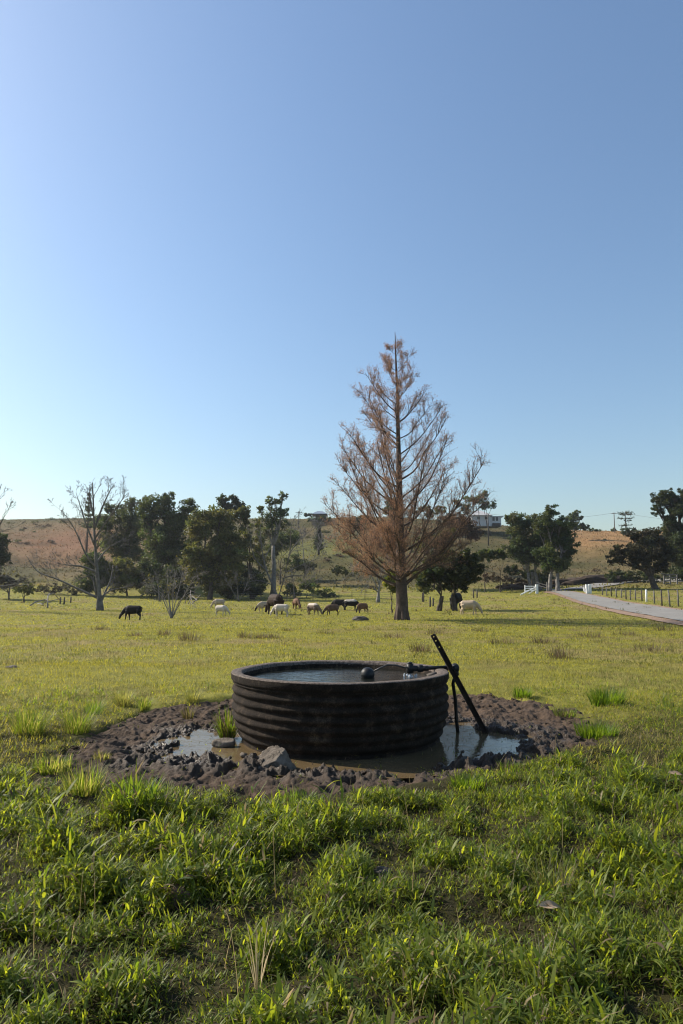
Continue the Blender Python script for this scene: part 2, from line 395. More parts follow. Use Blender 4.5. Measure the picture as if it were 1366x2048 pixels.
# ------------------------------------------------------------ trough
def trough_mat():
    m, nt, N, L, p = nm('weathered_concrete')
    n = noise_node(nt, 7, 9, .7); r = ramp(nt, n.outputs['Fac'], [(.3, (.011,.008,.006)), (.52, (.026,.0185,.0135)), (.74, (.105,.078,.054))])
    n3 = noise_node(nt, 70, 3, .6); r3 = ramp(nt, n3.outputs['Fac'], [(.35, (.55,.55,.55)), (.7, (1.5,1.45,1.4))])
    mx = N.new('ShaderNodeMix'); mx.data_type = 'RGBA'; mx.blend_type = 'MULTIPLY'; mx.inputs['Factor'].default_value = 1
    L.new(r.outputs[0], mx.inputs['A']); L.new(r3.outputs[0], mx.inputs['B']); L.new(mx.outputs['Result'], p.inputs['Base Color'])
    p.inputs['Roughness'].default_value = .9; p.inputs['Specular IOR Level'].default_value = .2
    n2 = noise_node(nt, 45, 6, .75); bm = N.new('ShaderNodeBump'); bm.inputs['Strength'].default_value = 1.0; bm.inputs['Distance'].default_value = .03
    L.new(n2.outputs['Fac'], bm.inputs['Height']); L.new(bm.outputs[0], p.inputs['Normal']); return m
M_conc = trough_mat()
M_rim = pmat('rim_concrete', (.045,.035,.029), (.19,.155,.13), 30, .9, .9, 70, .2, bdist=.012)
trough = empty('water_trough', (TX, TY, 0), 'round dark concrete water trough with ribbed sides in a ring of mud', 'trough')
def jit(r, z, th):
    w = fbm(np.cos(th)[None, :]*3+z*4, np.sin(th)[None, :]*3+z*3, 7, 4)*.012
    return r + w + .008*np.sin(3*th+1)[None, :], z + fbm(np.cos(th)[None, :]*4+r, np.sin(th)[None, :]*4, 9, 4)*.007
prof = []
for z in np.linspace(-.18, .625, 120):
    ph = (z-.01)/.0975 % 1.0
    bulge = .028*(.5 - .5*math.cos(2*math.pi*ph))**.8
    taper = .10*max(0, (.30-z)/.30)**1.3 if z < .30 else 0
    prof.append((TR - .035 + bulge - taper, z))
outer = prof + [(TR-.030, .632), (TR-.012, .645), (TR-.002, .658), (TR, .70), (TR, .722)]
b = MB(); b.lathe(outer, (0, 0, 0), 220, jit); 
o = b.build('ribbed_wall', M_conc, None); o.parent = trough
b = MB(); b.lathe([(TR-.001, .720), (TR-.004, .727), (TR-.012, .731), (TR-.035, .733), (TR-.06, .733), (TR-.10, .731), (TR-.122, .724), (TR-.135, .705), (TR-.138, .68)], (0,0,0), 260, jit)
o = b.build('rim', M_rim, None); o.parent = trough
b = MB(); b.lathe([(TR-.137, .69), (TR-.142, .66), (TR-.145, .3), (TR-.15, .1), (0.01, .08)], (0,0,0), 160, jit)
o = b.build('inner_wall', M_conc, None); o.parent = trough
m, nt, N, L, p = nm('trough_water')
p.inputs['Base Color'].default_value = (.012,.014,.012,1); p.inputs['Roughness'].default_value = .02; p.inputs['IOR'].default_value = 1.33
tc = N.new('ShaderNodeTexCoord'); wv = N.new('ShaderNodeTexNoise'); wv.inputs['Scale'].default_value = 7; wv.inputs['Detail'].default_value = 3
mp = N.new('ShaderNodeMapping'); mp.inputs['Scale'].default_value = (1, 2.2, 1); L.new(tc.outputs['Object'], mp.inputs[0]); L.new(mp.outputs[0], wv.inputs['Vector'])
bm = N.new('ShaderNodeBump'); bm.inputs['Strength'].default_value = .4; bm.inputs['Distance'].default_value = .02
L.new(wv.outputs['Fac'], bm.inputs['Height']); L.new(bm.outputs[0], p.inputs['Normal'])
b = MB(); b.lathe([(TR-.13, 0), (.6, 0), (.01, 0)], (0,0,0), 96)
wat = b.build('trough_water', m); wat.location = (TX, TY, .645); tag(wat, 'rippling sky reflecting water filling the round trough', 'water', kind='structure')

# float valve, pipe, hose, post
M_black = pmat('black_plastic', (.008,.009,.010), (.016,.017,.018), 20, .5, .05, spec=.3)
M_steel = pmat('dark_rusty_steel', (.018,.013,.011), (.05,.034,.026), 14, .75, .4, 60)
M_brass = pmat('dull_metal', (.05,.048,.045), (.11,.10,.095), 20, .5, .2, metal=.6)
fb = P(735, 1349, 8.15); fv = P(820, 1337, 8.3); ff = P(906, 1334, 8.45)
fl = empty('float_valve', fv, 'black float valve with ball and arm on a pipe over the water', 'float valve')
b = MB(); b.sphere(fb, .083, 24, (1, 1, 1.0)); b.lathe([(.084,-.006),(.086,0),(.084,.006)], fb, 24); b.build('float_ball', M_black, fl)
b = MB(); s = fb + np.array([.075, .02, .035])
b.tube([s, s+(.07,.01,.035), s+(.16,.03,.07), s+(.26,.05,.065), s+(.38,.08,.03), fv+(-.03,0,.02)], .0095, 8); b.build('float_arm', M_brass, fl)
b = MB(); b.tube([fv+(0,0,-.055), fv+(0,0,.055)], .042, 14); b.tube([fv+(0,0,.05), fv+(0,0,.075)], .03, 12); b.tube([fv+(-.03,0,0), fv+(.13,.0,.003)], [.035,.034], 12)
b.tube([fv+(.09,0,0), fv+(.15,.01,.0)], .044, 8); b.build('valve_body', M_black, fl)
b = MB(); b.tube([fv+(.1,0,0), ff], .022, 12); b.tube([fv+(.14,0,0), fv+(.22,0,.003)], .03, 10); b.build('inlet_pipe', M_black, fl)
b = MB(); b.sphere(ff+np.array([.02,-.01,-.01]), .056, 18, (1,.9,1)); b.tube([ff+(-.09,0,0), ff+(-.03,0,0)], .036, 12); b.tube([ff+(.02,-.03,-.01), ff+(.02,-.08,-.012)], .044, 12); b.tube([ff+(.03,-.01,-.03), ff+(.036,-.01,-.10)], .034, 12)
b.build('elbow_fitting', M_black, fl)
b = MB(); b.tube([ff+(.04,.0,-.05), ff+(.0,.03,-.2), ff+(.03,.05,-.4), ff+(.035,.04,-.62), np.array([ff[0]+.05, ff[1]+.03, -.08])], .021, 8)
tag(b.build('water_hose', M_black), 'thin black hose hanging down beside the right side of the trough', 'hose')
# splash
m, nt, N, L, p = nm('splashing_water'); p.inputs['Base Color'].default_value = (.9,.93,.95,1); p.inputs['Roughness'].default_value = .08; p.inputs['Transmission Weight'].default_value = .6; p.inputs['IOR'].default_value = 1.33
b = MB(); sp = fv+np.array([0,-.02,-.06])
for i in range(26):
    a = random.uniform(0, 6.28); d = random.uniform(.0, .075); zz = random.uniform(-.1, -.0)
    b.sphere(sp+np.array([d*math.cos(a)*(1.1-zz*4), d*math.sin(a), zz]), random.uniform(.005,.013), 8, (1,1,random.uniform(1,2.2)))
b.tube([sp, sp+(-.01,-.01,-.05), sp+(-.02,-.02,-.11)], [.014,.018,.03], 8)
tag(b.build('water_splash', m), 'small white splash of water falling under the valve', 'splash', kind='stuff')
# post: steel angle with holes near its top
p0 = P(968, 1458, 8.42); p1 = P(865, 1269, 8.36); p0[2] = 0.0; d = p1-p0; p0 = p0 - d*.16
b = MB(); d = (p1-p0); Lp = np.linalg.norm(d); d = d/Lp; a = np.cross(d, (0,1.,0)); a /= np.linalg.norm(a); c = np.cross(a, d)
A = np.stack([a, c, d], 1)
def plate(n0, n1, wid, off, axis):
    pass
hs = [.03, .085, .17]                # holes, distance from the top
zz = [0]; 
segs = []; cur = Lp
for h in hs:
    segs.append((cur, Lp-h+.007)); cur = Lp-h-.007
segs.append((cur, 0))
for (u, v) in segs:
    b.box(p0 + d*((u+v)/2) , (.062, .007, abs(u-v)), M=A)
for h in hs:
    for sx in (-1, 1): b.box(p0 + d*(Lp-h) + a*sx*.0195, (.023, .007, .014), M=A)
b.box(p0 + d*(Lp/2) + a*.0275 + c*-.0315, (.007, .056, Lp), M=A)
b.box(p0 + d*(Lp/2) + a*-.0275 + c*-.0215, (.007, .036, Lp), M=A)
tag(b.build('steel_post', M_steel, smooth=False), 'dark rusty steel fence post leaning across the trough rim', 'post')
# broken boards lying on the rim
M_board = pmat('reddish_board', (.10,.05,.04), (.22,.12,.10), 12, .8, .3)
b = MB(); b.bar(P(862,1349,8.3)+(0,0,.0), P(897,1338,8.42)+(0,0,.0), .05, .022)
tag(b.build('timber_board', M_board), 'short reddish timber offcut lying on the right of the trough rim', 'board')
b = MB(); b.bar(P(856,1352,8.12), P(872,1347,8.14), .09, .035)
tag(b.build('brick', M_postdark), 'dark brick fragment wedged inside the rim under the pipe', 'brick')

# stones in the mud
M_stone = pmat('grey_mudstone', (.10,.082,.064), (.22,.185,.15), 9, .9, 1.0, 22, .2, bdist=.03)
def stone(name, px, py, size, sc, seed, label, lift=0.):
    c = G0(px, py); c[2] = -.03 + size*sc[2]*.5 + lift
    rr = np.random.default_rng(seed); nrm = rr.normal(size=(14, 3)); nrm /= np.linalg.norm(nrm, axis=1)[:, None]; off = rr.uniform(.62, .9, 14)
    nrm[0] = (.1, -.3, .95); off[0] = .55
    def f(V):
        d = V @ nrm.T; k = np.min(np.where(d > .05, off/np.maximum(d, .05), 9), axis=1)
        k = np.minimum(k, 1.0); V = V*k[:, None]
        return V*(1+.05*fbm(V[:,0]*4+seed, V[:,1]*4+V[:,2]*3, seed, 4)[:, None])
    b = MB(); b.sphere((0,0,0), size, 56, sc, f); o = b.build(name, M_stone); o.location = tuple(c); o.rotation_euler = (0, 0, seed*.7)
    return tag(o, label, 'rock')
def boulder():
    c = G0(552, 1531); c[2] = .02
    nn = np.array([(-.42,-.45,.80),(.85,-.42,.28),(-.85,-.25,.1),(-.1,-.98,.12),(.2,.9,.3),(-.6,.7,.2),(.25,-.75,.55),(.75,.4,.5),(0,0,-1),(-.75,-.6,.35)]); nn /= np.linalg.norm(nn, axis=1)[:, None]
    off = np.array([.50,.66,.85,.66,.6,.8,.66,.60,.6,.86])
    def f(V):
        d = V @ nn.T; k = np.min(np.where(d > .05, off/np.maximum(d, .05), 9), axis=1); V = V*np.minimum(k, 1.05)[:, None]
        cr = np.abs(fbm(V[:,0]*3+2, V[:,1]*3+V[:,2]*2.5, 801, 4)); cr2 = np.abs(fbm(V[:,0]*6+2, V[:,1]*6-V[:,2]*5, 807, 3))
        return V*(1 + .10*fbm(V[:,0]*3.5, V[:,1]*3.5+V[:,2]*4, 803, 5) - .09*sstep(.10, .0, cr) - .04*sstep(.10, 0, cr2))[:, None]
    b = MB(); b.sphere((0,0,0), .235, 130, (.92,.85,.80), f); o = b.build('rock', M_stone); o.location = tuple(c)
    return tag(o, 'large cracked grey rock in the mud before the trough', 'rock')
boulder()
stone('rock', 447, 1487, .10, (1.3,.8,.7), 9, 'flat grey stone beside the grass clump left of the trough')
stone('rock', 488, 1508, .05, (1,.8,.8), 12, 'tiny dark stone sitting in the tan puddle water')

# loose clods of mud
rr = np.random.default_rng(77); b = MB(); cnt = 0
_u = np.array([(1,0,0),(-1,0,0),(0,1,0),(0,-1,0),(0,0,1),(0,0,-1),(.6,.6,.6),(-.6,.6,.6),(.6,-.6,.6),(-.6,-.6,.6)], float)
import mathutils
_ico = bpy.data.meshes.new('t'); _b = bmesh_new = __import__('bmesh').new(); __import__('bmesh').ops.create_icosphere(_b, subdivisions=2, radius=1)
_iv = np.array([v.co[:] for v in _b.verts]); _if = np.array([[v.index for v in f.verts] for f in _b.faces]); _b.free(); bpy.data.meshes.remove(_ico)
cx, cy = rr.uniform(-4.2, 4.0, 9000), rr.uniform(5.0, 11.5, 9000)
cm = mud_sd(cx, cy); cp = np.maximum(poly_sd(cx, cy, PUD), poly_sd(cx, cy, PUD2)); ix = np.clip(((cx-mx_[0])/.0125).astype(int), 0, MX.shape[1]-1); iy = np.clip(((cy-my_[0])/.0155).astype(int), 0, MX.shape[0]-1)
for i in range(9000):
    if cm[i] < .02 or cp[i] > -.02 or math.hypot(cx[i]-TX, cy[i]-TY) < TR+.05: continue
    w = wet[iy[i], ix[i]]
    if rr.random() > .06 + .24*max(0, 1+cp[i]*2.2): continue
    s_ = rr.uniform(.010, .026) if rr.random() < .8 else rr.uniform(.025, .05)
    V = _iv*(1 + .55*fbm(_iv[:,0]*1.6+i, _iv[:,1]*1.6+_iv[:,2]*2.1, 900+i % 50, 3))[:, None]*s_*np.array([1, 1, .75])
    b.add(V + np.array([cx[i], cy[i], zm[iy[i], ix[i]]+s_*.25]), None, _if, (w, w, w))
o = b.build('mud', M_mud, None, False, True); tag(o, 'loose crumbs and clods of mud lying round the puddle', 'mud', kind='stuff')
#@@VEGETATION
# ------------------------------------------------------------ grass
def leafquads(cen, size, col, up=.35):
    n = len(cen); a = R.normal(size=(n, 3)); a[:, 2] *= .7; a /= np.linalg.norm(a, axis=1)[:, None]
    b = R.normal(size=(n, 3)); b -= (b*a).sum(1)[:, None]*a; b /= np.linalg.norm(b, axis=1)[:, None]
    s = size[:, None]; V = np.stack([cen - a*s, cen + b*s*.45, cen + a*s, cen - b*s*.45], 1).reshape(-1, 3)
    return V, np.arange(n*4).reshape(-1, 4), np.repeat(col, 4, axis=0)
def blades(base, az, length, width, lean, curl, nseg, col, prof, twist=None):
    n = len(base); d = np.stack([np.sin(az), np.cos(az), np.zeros(n)], 1)
    sd = np.stack([np.cos(az), -np.sin(az), np.zeros(n)], 1)
    if twist is not None:
        sd = sd*np.cos(twist)[:, None] + d*np.sin(twist)[:, None]*.6; sd[:, 2] += np.sin(twist)*.6
    V = np.zeros((n, nseg+1, 2, 3)); p = base.copy()
    for i in range(nseg+1):
        w = (width*prof[i]*.5)[:, None]
        V[:, i, 0] = p - sd*w; V[:, i, 1] = p + sd*w
        a = lean + curl*((i+.5)/nseg); st = (length/nseg)[:, None]
        p = p + st*(np.sin(a)[:, None]*d + np.cos(a)[:, None]*np.array([0, 0, 1.]))
    k = np.arange(n)[:, None]*(2*(nseg+1)) + np.arange(nseg)[None, :]*2
    q = np.stack([k, k+1, k+3, k+2], -1).reshape(-1, 4)
    return V.reshape(-1, 3), q, np.repeat(col, 2*(nseg+1), axis=0)
def scatter(n, y0, y1, power=1.0, u=.66, pad=.7):
    Y = (y0**(power+1) + R.random(n)*(y1**(power+1)-y0**(power+1)))**(1/(power+1))
    X = (R.random(n)*2-1)*(u*Y+pad); return X, Y
def mudmask(X, Y): return mud_sd(X, Y) + .45*fbm(X*1.6, Y*1.6, 91, 4) + .16*fbm(X*7, Y*7, 92, 3)
def stack(parts):
    V, Q, C, n = [], [], [], 0
    for v, q, c in parts: V.append(v); Q.append(q+n); C.append(c); n += len(v)
    return np.vstack(V), np.vstack(Q), np.vstack(C)
def green(n, dry, cl=None):
    g = np.array([.065,.105,.02]); y = np.array([.195,.22,.034]); t = R.random(n)[:, None]
    c = (g + (y-g)*t**1.3)*R.uniform(.7, 1.3, n)[:, None]
    tan = np.array([.30,.235,.13])*R.uniform(.5, 1.2, n)[:, None]; br = np.array([.12,.085,.05])*R.uniform(.6, 1.3, n)[:, None]
    d = R.random(n); m = d < dry; c[m] = tan[m]; m2 = d < dry*.4; c[m2] = br[m2]
    return c
parts = []
# foreground: leafy shoots in clumps
def shoots(n, y0, y1, keepf, hmul, nb, lw):
    X, Y = scatter(n, y0, y1); cl = np.clip(fbm(X*3.4, Y*3.4, 201, 3)*.85+.5, 0, 1); big = fbm(X*.8, Y*.8, 207, 3)*.5+.5
    mm = mudmask(X, Y); k = R.random(n) < np.clip((cl-.26)*3.4, .32, 1)*keepf(X, Y)*(1-sstep(-.3, .2, mm+.35*fbm(X*2.6, Y*2.6, 97, 3))*.99)
    X, Y, cl, big = X[k], Y[k], cl[k], big[k]; n = len(X)
    hs = hmul*(.28 + 1.15*cl**1.4*(.35+1.2*big))*R.uniform(.6, 1.3, n)
    hs = hs*(.5+.5*sstep(0, .9, -mudmask(X, Y)))
    Z = gz0(X, Y) - .015; saz = R.uniform(0, 6.283, n); sl = R.uniform(.0, .5, n)
    dry = .05 + .13*sstep(.5, .8, fbm(X*1.7, Y*1.7, 219, 3)*.5+.5)
    for b_ in range(nb):
        t = (b_+R.random(n)*.8)/nb
        hgt = hs*.10*t
        bs = np.stack([X + np.sin(saz)*sl*hgt + R.normal(0, .006, n), Y + np.cos(saz)*sl*hgt + R.normal(0, .006, n), Z + hgt], 1)
        L = (.022 + hs*.075)*(1-.3*t)*R.uniform(.6, 1.2, n)
        W = lw*R.uniform(.6, 1.25, n)*np.clip(hs, .6, 1.3)
        parts.append(blades(bs, R.uniform(0, 6.283, n), L, W, R.uniform(.15, 1.15, n), R.uniform(.1, 1.4, n), 3,
            green(n, np.repeat(0, n)) if R.random() < 0 else green(n, dry.mean()), [.55, 1, .75, .04], R.uniform(-.9, .9, n)))
shoots(66000, 1.7, 6.8, lambda X, Y: 1.0, 1.0, 6, .0115)
shoots(2600, 1.7, 7.0, lambda X, Y: sstep(.5, .7, fbm(X*1.1, Y*1.1, 233, 3)*.5+.5), 1.9, 7, .0125)
shoots(34000, 6.2, 13, lambda X, Y: sstep(.35, .7, fbm(X*.5, Y*.5, 231, 3)*.5+.5 + .25*sstep(1.2, 3.2, X) + .12*sstep(-1.5, -3.2, X))*sstep(13.5, 8, Y), .85, 5, .011)
# fine under-grass and creeping stems between the shoots, colour darkened for shade in the gaps
X, Y = scatter(230000, 1.8, 9.0); mm = mudmask(X, Y); k = R.random(len(X)) < (1-sstep(-.2, .3, mm)*.985); X, Y = X[k], Y[k]; n = len(X)
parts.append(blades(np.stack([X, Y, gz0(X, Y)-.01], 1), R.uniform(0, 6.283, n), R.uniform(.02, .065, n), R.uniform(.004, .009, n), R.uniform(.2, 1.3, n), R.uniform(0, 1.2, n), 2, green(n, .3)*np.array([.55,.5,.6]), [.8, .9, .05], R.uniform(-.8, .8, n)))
# thin straw coloured seed stalks
X, Y = scatter(380, 2.2, 9.5); k = mudmask(X, Y) < .0; X, Y = X[k], Y[k]; n = len(X)
parts.append(blades(np.stack([X, Y, gz0(X, Y)], 1), R.uniform(0, 6.283, n), R.uniform(.15, .38, n), np.full(n, .0032), R.uniform(.0, .5, n), R.uniform(-.2, .7, n), 4,
    np.array([.30,.24,.13])*R.uniform(.6, 1.2, n)[:, None], [1, .9, .8, .7, .5]))
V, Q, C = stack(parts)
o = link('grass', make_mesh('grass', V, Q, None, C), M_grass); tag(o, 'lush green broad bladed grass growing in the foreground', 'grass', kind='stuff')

# paddock: short cropped grass that thins out and coarsens with distance
parts = []
def patchcol(X, Y, n):
    nn = fbm(X*.25, Y*.25, 51, 5)*.5+.5; n3 = fbm(X*1.1, Y*1.1, 61, 4)*.5+.5; px = 683+F*X/Y
    t = sstep(.50, .74, nn*.6+n3*.4 + .12*(sstep(900, 1366, px)*.35+.25))
    g = np.array([.26,.255,.055]); tan = np.array([.33,.255,.125]); dk = np.array([.10,.12,.024])
    t = np.clip(t + .35*sstep(1000, 1366, px)*sstep(18, 40, Y)*(nn > .4), 0, 1)
    c = g + (tan-g)*(t*R.uniform(.2, 1, n))[:, None]
    w = (R.random(n) < .12 + .35*sstep(.5, .7, fbm(X*.7, Y*.7, 263, 4)*.5+.5))[:, None]; c = np.where(w, dk, c)
    return c*R.uniform(.65, 1.3, n)[:, None]
for (n, y0, y1, l0, l1, w0, w1, pw) in [(190000, 6.5, 17, .025, .085, .005, .010, .4), (140000, 16, 34, .04, .10, .010, .022, .3), (90000, 32, 70, .05, .11, .02, .05, .2), (40000, 65, 118, .07, .16, .05, .12, .2)]:
    X, Y = scatter(n, y0, y1, pw, .62, 1.5)
    mm = mudmask(X, Y); k = (mm < R.uniform(-.05, .30, n)) & (R.random(n) < .5 + .6*(fbm(X*1.3, Y*1.3, 241, 3)*.5+.5))
    X, Y = X[k], Y[k]; n = len(X); hh = .55 + 1.0*(fbm(X*.9, Y*.9, 251, 4)*.5+.5)
    parts.append(blades(np.stack([X, Y, gz0(X, Y)-.008], 1), R.uniform(0, 6.283, n), R.uniform(l0, l1, n)*hh, R.uniform(w0, w1, n), R.uniform(.1, 1.0, n), R.uniform(.0, 1.0, n), 2, patchcol(X, Y, n), [.8, .9, .08], R.uniform(-.7, .7, n)))
# loose wispy tufts and weeds all over the paddock
for (n, y0, y1, nb, l, w) in [(620, 9, 26, 20, .10, .006), (1100, 20, 60, 13, .15, .014), (600, 55, 115, 8, .28, .05)]:
    X, Y = scatter(n, y0, y1, .6, .62, 1); px = 683+F*X/Y
    k = (R.random(n) < .35+.65*sstep(700, 1150, px)) & (mudmask(X, Y) < -.2); X, Y = X[k], Y[k]; n = len(X); sz = R.uniform(.4, 1.3, n)
    X = np.repeat(X, nb); Y = np.repeat(Y, nb); sz = np.repeat(sz, nb); n2 = len(X); kind = np.repeat(R.random(n), nb)[:, None]
    X = X + R.normal(0, .05+l*.25, n2)*sz; Y = Y + R.normal(0, .05+l*.25, n2)*sz
    c = np.where(kind < .55, np.array([.19,.145,.08]), np.array([.075,.09,.028]))*R.uniform(.5, 1.2, n2)[:, None]
    parts.append(blades(np.stack([X, Y, gz0(X, Y)-.01], 1), R.uniform(0, 6.283, n2), R.uniform(.6, 1.2, n2)*l*sz, np.full(n2, w), R.uniform(.0, .9, n2), R.uniform(0, .6, n2), 2, c, [.9, .9, .1]))
V, Q, C = stack(parts)
o = link('grass', make_mesh('grass', V, Q, None, C), M_grassfar); tag(o, 'short sunlit yellow green grass across the grazed paddock', 'grass', kind='stuff')

# hill cover: coarse dry grass and bracken
parts = []
n = 60000; X, Y = scatter(n, 108, 272, .3, .75, 4); z = terr(X, Y); k = z > 2.2; X, Y = X[k], Y[k]; n = len(X)
c = ground_colour(X, Y)*R.uniform(.7, 1.25, n)[:, None]; s = R.uniform(.15, .55, n)*(.6+.8*(fbm(X*.12, Y*.12, 301, 3)*.5+.5))
parts.append(blades(np.stack([X, Y, gz0(X, Y)-.05], 1), R.uniform(0, 6.283, n), s, R.uniform(.12, .35, n), R.uniform(.1, 1.0, n), R.uniform(0, .8, n), 2, c, [.9, .9, .2]))
V, Q, C = stack(parts)
o = link('grass', make_mesh('grass', V, Q, None, C), M_grassfar); tag(o, 'rough dry grass and bracken covering the hillsides', 'grass', kind='stuff')

# scrub scattered over the hills, too mixed to count
pos = []; cl_ = []
for i in range(420):
    px = R.uniform(-60, 1420); Y_ = R.uniform(125, 262); g = np.array([ (px-683)/F*Y_, Y_, 0]); row = 1191-(float(terr(g[0], g[1]))-CAM_H)/Y_*F
    pr = .25 + .9*(px < 130)*(row < 1085) + .5*(abs(px-680) < 160)
    if 1120 < px < 1300 and row < 1110: pr = .06
    if R.random() > pr or fbm(np.array(g[0]*.05), np.array(g[1]*.05), 441, 3) < -.15: continue
    g[2] = float(gz0(g[0], g[1])); r_ = R.uniform(.5, 1.6); n = int(70*r_)
    d = R.normal(size=(n, 3)); d /= np.linalg.norm(d, axis=1)[:, None]; d *= (R.random(n)**.4)[:, None]; d[:, 2] = np.abs(d[:, 2])*.7
    pos.append(g + d*r_*R.uniform(.7, 1.3)); c0 = [(.05,.058,.026), (.07,.07,.03), (.085,.06,.036)][R.integers(0, 3)]; cl_.append(np.array(c0)*R.uniform(.7, 1.3, n)[:, None])
pos = np.vstack(pos); v_, q_, c_ = leafquads(pos, R.uniform(.15, .34, len(pos)), np.vstack(cl_))
o = link('undergrowth', make_mesh('undergrowth', v_, q_, None, c_), M_leaf); tag(o, 'low scrub and bracken clumps scattered over the hillsides', 'scrub', kind='stuff')

# single tussocks
def tussock(px, py, h, r, nb, cols, label, cat='grass tussock', group=None, name='grass_tussock', w=.006, lean=1.0, at=None):
    c = G(px, py) if at is None else np.array(at, float); c[2] = float(gz0(c[0], c[1]))
    rr = np.sqrt(R.random(nb))*r*.45; a = R.uniform(0, 6.283, nb)
    bs = np.stack([np.cos(a)*rr, np.sin(a)*rr, np.full(nb, -.01)], 1); az = math.pi/2 - a + R.normal(0, .6, nb)
    col = np.array(cols)[R.integers(0, len(cols), nb)]*R.uniform(.6, 1.25, nb)[:, None]
    v, q, cc = blades(bs, az, h*R.uniform(.55, 1.15, nb), np.full(nb, w)*R.uniform(.7, 1.3, nb), R.uniform(.0, .55, nb)*lean, R.uniform(.1, .9, nb)*lean, 4, col, [.9, 1, .8, .5, .05], R.uniform(-.8, .8, nb))
    o = link(name, make_mesh(name, v, q, None, cc), M_grass); o.location = tuple(c)
    return tag(o, label, cat, group)
GRN = [(.06,.11,.015), (.10,.15,.02), (.09,.13,.03)]; DRY = [(.19,.15,.09), (.13,.10,.055), (.09,.095,.035)]; GREY = [(.16,.17,.10), (.22,.21,.14), (.09,.11,.045)]
tussock(247, 1412, .30, .22, 260, GREY, 'grey green tussock with pale wispy tips at the back edge of the left mud')
tussock(288, 1418, .22, .18, 200, GREY+GRN, 'shorter tussock with a yellowish base right beside the grey green one')
tussock(188, 1428, .24, .22, 230, GRN, 'bright green tuft in a dark hollow at the upper left edge of the mud')
tussock(385, 1398, .24, .22, 200, GREY, 'dull tussock at the back of the mud close to the trough on its left')
tussock(376, 1430, .2, .16, 150, DRY, 'small brown grey tussock standing in the bare mud left of the trough')
tussock(455, 1472, .36, .20, 190, GRN+DRY, 'grass clump with a dead brown skirt against the left foot of the trough', w=.011)
tussock(155, 1462, .34, .3, 320, GREY+GRN, 'tall loose grey green clump at the left end of the mud')
tussock(60, 1470, .34, .4, 380, GREY+GRN, 'broad wispy clump near the left edge of the photo beside the mud')
tussock(168, 1585, .26, .3, 320, GRN+GREY, 'fine leaved tussock on the left front edge of the mud')
tussock(268, 1640, .30, .26, 240, GRN, 'lush bright clump standing tall in the foreground left of centre', w=.013)
tussock(1045, 1395, .2, .3, 260, GRN, 'dark green leafy patch at the back right edge of the mud', w=.01)
tussock(1215, 1412, .28, .5, 420, GRN, 'broad bright green clump to the right behind the mud', w=.012)
tussock(1194, 1468, .18, .5, 420, GRN, 'low spreading green clump at the right end of the mud', w=.010)
tussock(1130, 1432, .13, .3, 200, GRN+DRY, 'short mixed clump growing into the back right of the mud', w=.008)
tussock(300, 1598, .15, .35, 300, GRN+GREY, 'short clump growing into the front left edge of the mud', w=.010)
tussock(935, 1580, .12, .3, 240, GRN, 'short green clump at the front right edge of the mud below the puddle', w=.010)
tussock(600, 1616, .14, .35, 280, GRN, 'short green clump at the front edge of the mud below the grey rock', w=.011)
tussock(105, 1535, .17, .35, 300, GREY+GRN, 'wispy low clump at the far left tip of the mud', w=.008)
tussock(205, 1515, .09, .18, 110, GREY+DRY, 'tiny dry tuft standing alone in the left part of the mud', w=.006)
tussock(1020, 1540, .10, .25, 180, GRN+DRY, 'small tuft at the lower right edge of the mud', w=.009)
tussock(1085, 1965, .3, .10, 12, [(.30,.25,.15),(.36,.30,.2)], 'thin straw coloured stalks standing at the bottom right foreground', w=.004, lean=.5)
tussock(515, 1990, .34, .03, 16, [(.40,.33,.2),(.36,.30,.2)], 'few tall pale dry stalks at the bottom centre of the foreground', w=.0045, lean=.5)
tussock(1110, 1780, .24, .2, 160, GREY+DRY, 'fine brownish tussock in the right foreground near dead leaves', w=.004)
for px, py, h, r in [(377,1282,.42,.4), (270,1272,.2,.35), (328,1270,.3,.3), (491,1276,.3,.35), (522,1277,.25,.3), (545,1277,.25,.4), (575,1262,.2,.3), (840,1305,.34,.3), (1120,1315,.36,.35), (1000,1288,.25,.5), (1085,1287,.25,.4), (650,1268,.2,.4), (200,1260,.25,.5), (960,1262,.25,.5), (1300,1300,.28,.6), (1250,1270,.25,.6), (1330,1262,.35,.7), (1180,1275,.3,.6), (783,1275,.25,.6), (870,1268,.3,.5)]:
    tussock(px, py, h, r*2, 110, DRY+[(.12,.085,.05)], 'dry brown tussock dotted in the short grass of the middle paddock', group='dry tussocks in the middle paddock', w=.016)
# dead leaves and bare mounds in the foreground
M_dead = pmat('dead_leaf', (.30,.20,.12), (.45,.33,.21), 12, .7, .3)
for px, py, s, rz, lab in [(1100,1842,.12,.3,'long tan dead leaf lying in the right foreground grass'), (1088,1838,.07,2.2,'small curled dead leaf just left of the long tan one'), (1040,1930,.085,1.3,'pale pinkish dead leaf standing on edge lower right of centre'), (746,1915,.075,1.7,'upright tan dead leaf near the bottom centre'), (905,1728,.05,.2,'white curled dead leaf in the grass right below the trough'), (1352,1575,.13,.0,'pale dead leaf blade by the right edge of the photo')]:
    c = G0(px, py); t = np.linspace(-1, 1, 9); w = .22*(1-t**2)**.8+.01
    V = []
    for i in range(9):
        for j in (-1, 0, 1): V.append((t[i]*s*.5, j*w[i]*s*.9, .03*s*math.sin(t[i]*3) + (.10*s if j else 0)*(1-t[i]**2)))
    V = np.array(V); q = [(i*3+j, i*3+j+1, i*3+j+4, i*3+j+3) for i in range(8) for j in (0, 1)]
    o = link('dead_leaf', make_mesh('dead_leaf', V, q), M_dead); o.location = (c[0], c[1], float(gz0(c[0], c[1]))+.055); o.rotation_euler = (.35+.2*rz, .2, rz); tag(o, lab, 'leaf', 'dead leaves in the grass')
